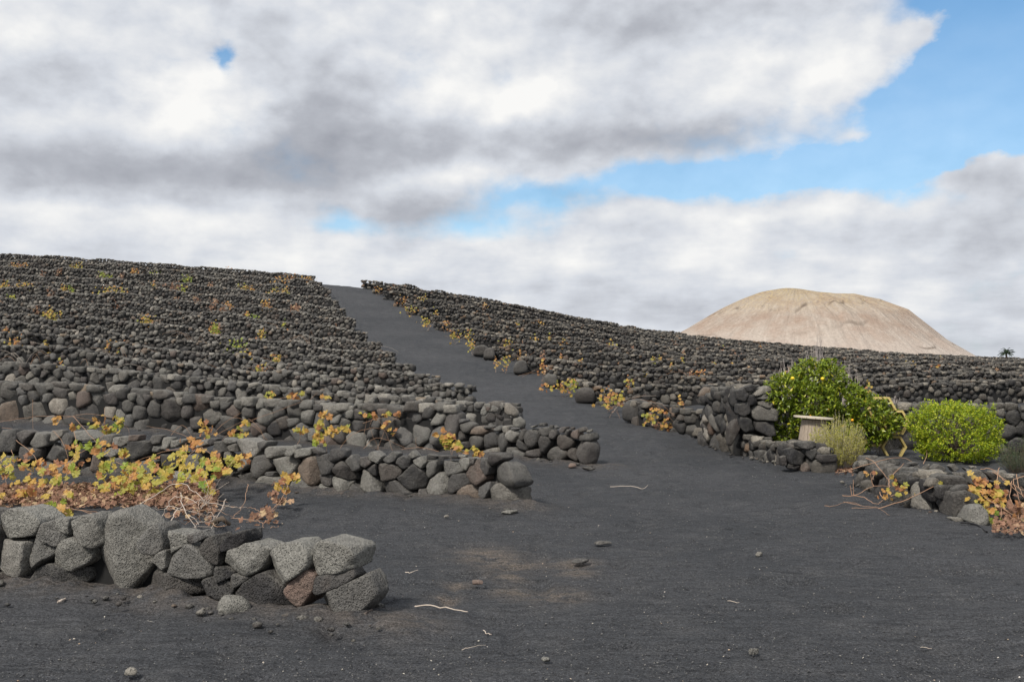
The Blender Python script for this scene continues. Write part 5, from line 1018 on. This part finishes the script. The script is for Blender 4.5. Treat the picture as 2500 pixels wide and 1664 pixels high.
for x, y, n, t in ((1780, 520, 7, 'o'), (1700, 590, 6, 'o'), (1790, 600, 8, 'o'), (1890, 640, 7, 'o'), (1800, 690, 7, 'y'), (1830, 770, 8, 'y'), (1900, 790, 7, 'y'), (1980, 740, 7, 'y'), (2040, 740, 5, 'o'), (1970, 590, 4, 'o'), (2110, 640, 5, 'b'), (1940, 920, 7, 'y'), (1980, 1030, 8, 'g'), (2020, 1050, 7, 'y'), (2190, 1020, 6, 'o'), (2320, 690, 4, 'b'),
                   (1650, 570, 4, 'o'), (1850, 900, 5, 'y'), (2150, 860, 6, 'b'), (2200, 930, 6, 'b'), (2260, 880, 6, 'b'), (2320, 860, 5, 'b'), (2050, 680, 3, 'y'), (1760, 650, 5, 'y'), (2400, 800, 5, 'o'), (2450, 950, 6, 'y')): leaves(v2, CG(x, y, 11.75 - (y - 500) * .0012), n, .07, .09, {'y': [M_YEL], 'g': [M_GRN], 'o': [M_ORA], 'b': [M_BRN]}[t])
for pts in ([(1780, 350, 12.1), (1930, 345, 12.1), (2130, 520, 11.8), (2356, 700, 11.5), (2500, 800, 11.3)], [(1640, 600, 11.7), (1900, 760, 11.4), (2356, 1010, 11.1), (2500, 1060, 11)], [(1640, 570, 11.8), (2000, 800, 11.5), (2300, 1000, 11.2)], [(2030, 330, 12), (2000, 500, 11.8), (2020, 680, 11.6), (2090, 850, 11.4)], [(2200, 500, 11.8), (2170, 700, 11.6), (2260, 860, 11.3), (2400, 960, 11.2)],
            [(2260, 420, 11.9), (2300, 620, 11.7), (2400, 760, 11.5)], [(2420, 430, 11.8), (2230, 480, 11.8), (2230, 560, 11.7), (2290, 760, 11.5), (2290, 1060, 11.05), (2380, 1160, 10.9)], [(2080, 1060, 11), (2290, 1010, 11.1)], [(1950, 380, 12), (2200, 540, 11.8), (2400, 640, 11.7)], [(2000, 640, 11.7), (2060, 780, 11.4), (2050, 1000, 11.1)], [(2050, 700, 11.6), (2250, 850, 11.4), (2450, 1020, 11.1)]): cane(v2, [CG(*p) for p in pts], .008, M_CANE, .006)
P = [CG(0, 0, 11) for _ in range(0)] + [gp(random.uniform(2425, 2560), random.uniform(1235, 1302), random.uniform(.02, .08)) for _ in range(520)]
V, Fc = leaf_cloud(P, .06, flat=.6); tag(link('fallen_leaves', mk('fallen_leaves', V, Fc, M_BRN)), 'reddish brown dry leaves under the vine at the right edge', 'fallen leaves', kind='stuff')
V, Fc = tube(curve_pts([gp(2060 + x / 5.355, 1080 + y / 5.355, .012) for x, y in ((1530, 1045), (1640, 1050), (1760, 1080), (1870, 1165))], 5), .010, None, 7); o = link('hose_end', mk('hose_end', V, Fc, M_HOSE, True)); tag(o, 'short end of black plastic hose on the gravel below the pale corner block', 'hose')

# ------------------------------------------------------------------ palm on the skyline
py_ = 123.; px_ = (2457 - CX) / F * py_; pz = float(G(px_, py_)); pm = root('palm_tree', (px_, py_, pz), 'small dark palm standing on the skyline at the far right', 'palm tree')
V, Fc = tube([(px_, py_, pz - .1), (px_, py_, pz + 1.35)], .13, .11, 8); part('trunk', V, Fc, M_BARK, pm, True)
for k in range(22):
    a = k * 2.4; el_ = random.uniform(-.1, 1.25); ln = random.uniform(.9, 1.15); pts = []
    for j in range(7):
        t = j / 6; pts.append(Vector((px_ + math.cos(a) * math.cos(el_) * ln * t, py_ + math.sin(a) * math.cos(el_) * ln * t, pz + 1.35 + math.sin(el_) * ln * t - .45 * t * t * ln)))
    lst = [tube(pts, .012, .005, 3)]; PP = []; DD = []
    for j in range(26):
        t = .12 + .88 * j / 26; i = min(5, int(t * 6)); p = pts[i].lerp(pts[i + 1], t * 6 - i); d = (pts[i + 1] - pts[i]).normalized(); s = d.cross(Vector((0, 0, 1))).normalized()
        for sg in (-1, 1): PP.append(p[:]); DD.append((d * .7 + s * sg + Vector((0, 0, .15)))[:])
    Vl, Fl = simple_leaves(np.array(PP), np.array(DD), .26, .12); lst.append((Vl.reshape(-1, 3).tolist(), Fl.tolist())); V, Fc = merge(lst); part('frond', V, Fc, M_PALM, pm)

# ------------------------------------------------------------------ loose rocks, sticks, gravel
def rock(px, py, sx0, sy0, sz0, m, label, name='rock', sink=.25, rz=None, sub=3):
    y = (ZC) * F / (py - HOR) if py > 1085 else hit(px, py).y; x = (px - CX) / F * y; z = float(G(x, y))
    n = 11; PN = rng.normal(size=(1, n, 3)); PN /= np.linalg.norm(PN, axis=2, keepdims=True); PN = np.concatenate([PN, np.array([[[1, 0, 0], [-1, 0, 0], [0, 1, 0], [0, -1, 0], [0, 0, 1], [0, 0, -1.]]])], 1)
    PD = np.concatenate([rng.uniform(.75, 1.05, (1, n)), np.full((1, 6), 1.)], 1); V, Fc = shape(PN, PD, sub, 2, .08, 16)
    V = V[0] * np.array([sx0, sy0, sz0]); a = random.uniform(-.5, .5) if rz is None else rz; c, s = math.cos(a), math.sin(a); V = np.c_[V[:, 0] * c - V[:, 1] * s, V[:, 0] * s + V[:, 1] * c, V[:, 2]]
    o = link(name, mk(name, V, Fc, m, True), None, (x, y, z + sz0 * (1 - sink * 2) + .02)); tag(o, label, 'rock'); return o
rock(566, 1500, .115, .10, .085, M_LIGHT, 'pale angular rock lying alone in front of the nearest wall')
rock(1284, 1126, .17, .10, .07, M_PALE, 'whitish elongated stone behind the end of the second wall'); rock(1262, 1112, .18, .10, .09, M_SF, 'grey flat stone leaning at the foot of the third wall', sink=.1)
rock(1398, 1142, .07, .06, .04, M_PINK, 'small tan stone at the foot of the third wall beside its square end block'); rock(1437, 1148, .11, .08, .035, M_SD, 'thin dark slab on the ground below the corner of the third wall')
rock(1474, 1333, .085, .05, .018, M_ST, 'flat grey stone half buried in the middle of the gravel', sink=.1); rock(1418, 1378, .08, .05, .018, M_ST, 'brownish stone half buried in dusty gravel', sink=.1)
rock(1167, 1430, .045, .03, .02, M_PINK, 'small dusty stone between the nearest wall and the brown patches'); rock(1838, 1600, .03, .02, .018, M_LIGHT, 'light grey pebble near the bottom edge, right of centre')
rock(1333, 1620, .025, .02, .015, M_LIGHT, 'small grey pebble near the bottom edge, left of the light grey one'); rock(1853, 1359, .035, .025, .02, M_PALE, 'cream pebble alone on the dark gravel right of centre'); rock(320, 1650, .035, .025, .02, M_PALE, 'pale stone at the bottom edge on the left')
rock(1243, 1256, .10, .06, .025, M_LIGHT, 'flat pale stone on the ground at the corner of the second wall'); rock(1748, 1074, .13, .12, .11, M_PINK, 'orange tinted stone at the foot of the chest high wall'); rock(1732, 1080, .06, .06, .05, M_PINK, 'small reddish stone beside the orange tinted one')
rock(2447, 1112, .17, .12, .09, M_PALE, 'white crusted rock between the round bush and the rosemary', sink=.0); rock(925, 1494, .05, .04, .03, M_SD, 'dark porous cinder touching the last boulder of the nearest wall')
rock(1090, 1268 - 3, .03, .02, .015, M_PALE, 'tiny white stone on the gravel below the second wall')
for i, (px, py, w_, h_, lab, m) in enumerate(((1258, 1012, 0, 0, '', None),)): pass
# pale block on the fourth wall's end
FP = Path([(-.9, 21.6), (1.6, 21.6)], 0, False); r4 = [o for o in bpy.data.objects if o.get('label', '').startswith('fourth row of dry')][0]
traced(r4, FP, 1100, 960, 5.89, [[(790, 130), (850, 140), (990, 260), (940, 345), (760, 270)], [(900, 360), (1000, 325), (1080, 400), (1070, 500), (900, 480)], [(600, 160), (710, 220), (680, 265), (570, 255)], [(690, 165), (760, 155), (750, 250)], [(520, 190), (590, 190), (540, 260), (500, 220)], [(440, 240), (480, 170), (540, 280), (480, 320), (430, 290)],
    [(500, 350), (560, 270), (660, 300), (640, 400), (540, 400)], [(640, 280), (770, 330), (740, 400), (660, 340)], [(760, 360), (880, 360), (880, 470), (750, 470)]], .35, 3, lambda i: [M_PALE, M_LIGHT, M_LIGHT, M_LIGHT, M_ST, M_LIGHT, M_SF, M_SF, M_SF][i], -.05)

def stick(pts, r, label, m=M_DRY): r *= .7; V, Fc = tube(curve_pts([gp(x, y, h) for x, y, h in pts], 4, .003), r, r * .6, 6); c = np.array(V).mean(0); o = link('stick', mk('stick', np.array(V) - c, Fc, m, True), None, tuple(c)); tag(o, label, 'stick')
stick([(1014, 1480, .02), (1050, 1478, .025), (1100, 1484, .025), (1143, 1493, .015)], .008, 'long pale stick lying on the gravel right of the nearest wall'); stick([(1490, 1188, .02), (1540, 1186, .03), (1570, 1192, .02), (1581, 1184, .03)], .007, 'thin curved cane lying on the gravel below the track')
stick([(990, 1397, .012), (1005, 1396, .02), (1020, 1391, .02)], .006, 'short twig right of the last boulders of the nearest wall'); stick([(1778, 1466, .01), (1806, 1470, .015)], .004, 'short straight straw in the middle of the right foreground'); stick([(2247, 1577, .01), (2275, 1582, .01)], .003, 'thin pale straw in the lower right corner')
stick([(142, 1468, .03), (150, 1465, .035), (160, 1460, .03)], .016, 'stubby broken branch piece with a pale end in front of the nearest wall'); stick([(5, 1407, .02), (25, 1408, .03), (40, 1412, .03), (60, 1420, .02)], .008, 'pale stick at the foot of the nearest wall, far left')
stick([(1180, 1538, .01), (1190, 1545, .02), (1200, 1548, .02)], .005, 'small forked twig in the lower middle'); stick([(1128, 1583, .01), (1150, 1580, .02), (1186, 1573, .01)], .003, 'hair thin curved twig in the lower middle')

ov = np.array([(1, 0, 0), (-1, 0, 0), (0, 1, 0), (0, -1, 0), (0, 0, 1), (0, 0, -1.)]); of = np.array([(0, 2, 4), (2, 1, 4), (1, 3, 4), (3, 0, 4), (2, 0, 5), (1, 2, 5), (3, 1, 5), (0, 3, 5)])
def scatter(name, n, smin, smax, m, label, ymax=22., el=(1, 1, .6), pw=1.6):
    Y = 4.6 + (ymax - 4.6) * rng.random(n) ** pw; X = (rng.uniform(-120, 2620, n) - CX) / F * Y; Z = G(X, Y); s = smin + (smax - smin) * rng.random(n) ** 3
    V = ov[None] * rng.uniform(.6, 1.2, (n, 6, 1)) * s[:, None, None] * np.array(el); a = rng.uniform(0, 6.28, n); c, sn = np.cos(a)[:, None], np.sin(a)[:, None]; tl = rng.normal(0, .35, (n, 1))
    x = V[..., 0] * c - V[..., 1] * sn; y = V[..., 0] * sn + V[..., 1] * c; z = V[..., 2] + x * tl
    mic = .030 * vnoise(np.stack([X, Y, X * 0], -1) * 1.1)
    V = np.stack([x + X[:, None], y + Y[:, None], z + (Z + mic + s * .4)[:, None]], -1)
    k = Y < Yret(CX + F * X / Y) - .3; V = V[k]; Fc = (of[None] + (np.arange(len(V)) * 6)[:, None, None]).reshape(-1, 3)
    tag(link(name, mk(name, V.reshape(-1, 3), Fc, m)), label, 'gravel', kind='stuff')
m_, t, b = mat('gravel_grains'); r = rnd_out(t); t.link(t.ramp(r, [(0, (.03, .031, .034)), (.6, (.055, .056, .06)), (.85, (.12, .12, .12)), (1, (.20, .195, .18))]), b.inputs['Base Color']); b.inputs['Roughness'].default_value = .9; M_GG = m_
m_, t, b = mat('pale_bits'); r = rnd_out(t); t.link(t.ramp(r, [(0, (.40, .36, .30)), (.5, (.55, .52, .46)), (.8, (.42, .28, .17)), (1, (.7, .68, .64))]), b.inputs['Base Color']); M_PB = m_
scatter('gravel', 60000, .003, .010, M_GG, 'loose dark volcanic grains covering the foreground')
def rubble():
    V0, F0 = ICO[1]; VV = []; n = 0
    for pa, num, sd_ in ((W1P, 70, 1), (W2P, 90, 1), (W3P, 60, 1), (LP, 40, 1), (NP, 40, 1), (TP, 30, 1)):
        s_ = rng.uniform(.2, pa.L, num); x, y, z, tx, ty = pa.at(s_); d = .16 + np.abs(rng.normal(0, .14, num)); x = x + ty * d; y = y - tx * d; rr = .012 + .03 * rng.random(num) ** 3; z = G(x, y)
        VV.append(V0[None] * rng.uniform(.7, 1.15, (num, 12, 1)) * rr[:, None, None] * np.array([1.2, 1, .7]) + np.stack([x, y, z + rr * .3 + .03], -1)[:, None])
    V = np.concatenate(VV); F_ = (F0[None] + (np.arange(len(V)) * 12)[:, None, None]).reshape(-1, 3); tag(link('rubble', mk('rubble', V.reshape(-1, 3), F_, M_SF)), 'small stone chips spilled along the feet of the nearer walls', 'rubble', kind='stuff')
rubble()
scatter('pale_gravel', 800, .003, .010, M_PB, 'scattered pale bits of stone and shell on the dark gravel', 26.)
scatter('straw_litter', 330, .010, .030, M_PB, 'bits of pale straw scattered on the dark gravel', 30., (1, .07, .05), 1.2)
seen = {}
for o in COL.objects:
    if o.parent is None and o.get('label'): seen.setdefault(o['label'], []).append(o)
for lb, os_ in seen.items():
    if len(os_) > 1:
        os_.sort(key=lambda o: o.location.x / max(o.location.y, 1)); N_ = len(os_)
        names_ = ['leftmost'] + ['second leftmost', 'third leftmost', 'fourth leftmost', 'fifth leftmost', 'sixth leftmost'][:N_ - 2] + ['rightmost']
        for o, nm in zip(os_, names_): o['label'] = nm + ' ' + lb.replace(' stone row', ' row')
for o in bpy.data.objects:
    if o.parent is None and o.name.split('.')[0] in ('stone_wall', 'retaining_wall'): o['kind'] = 'thing'
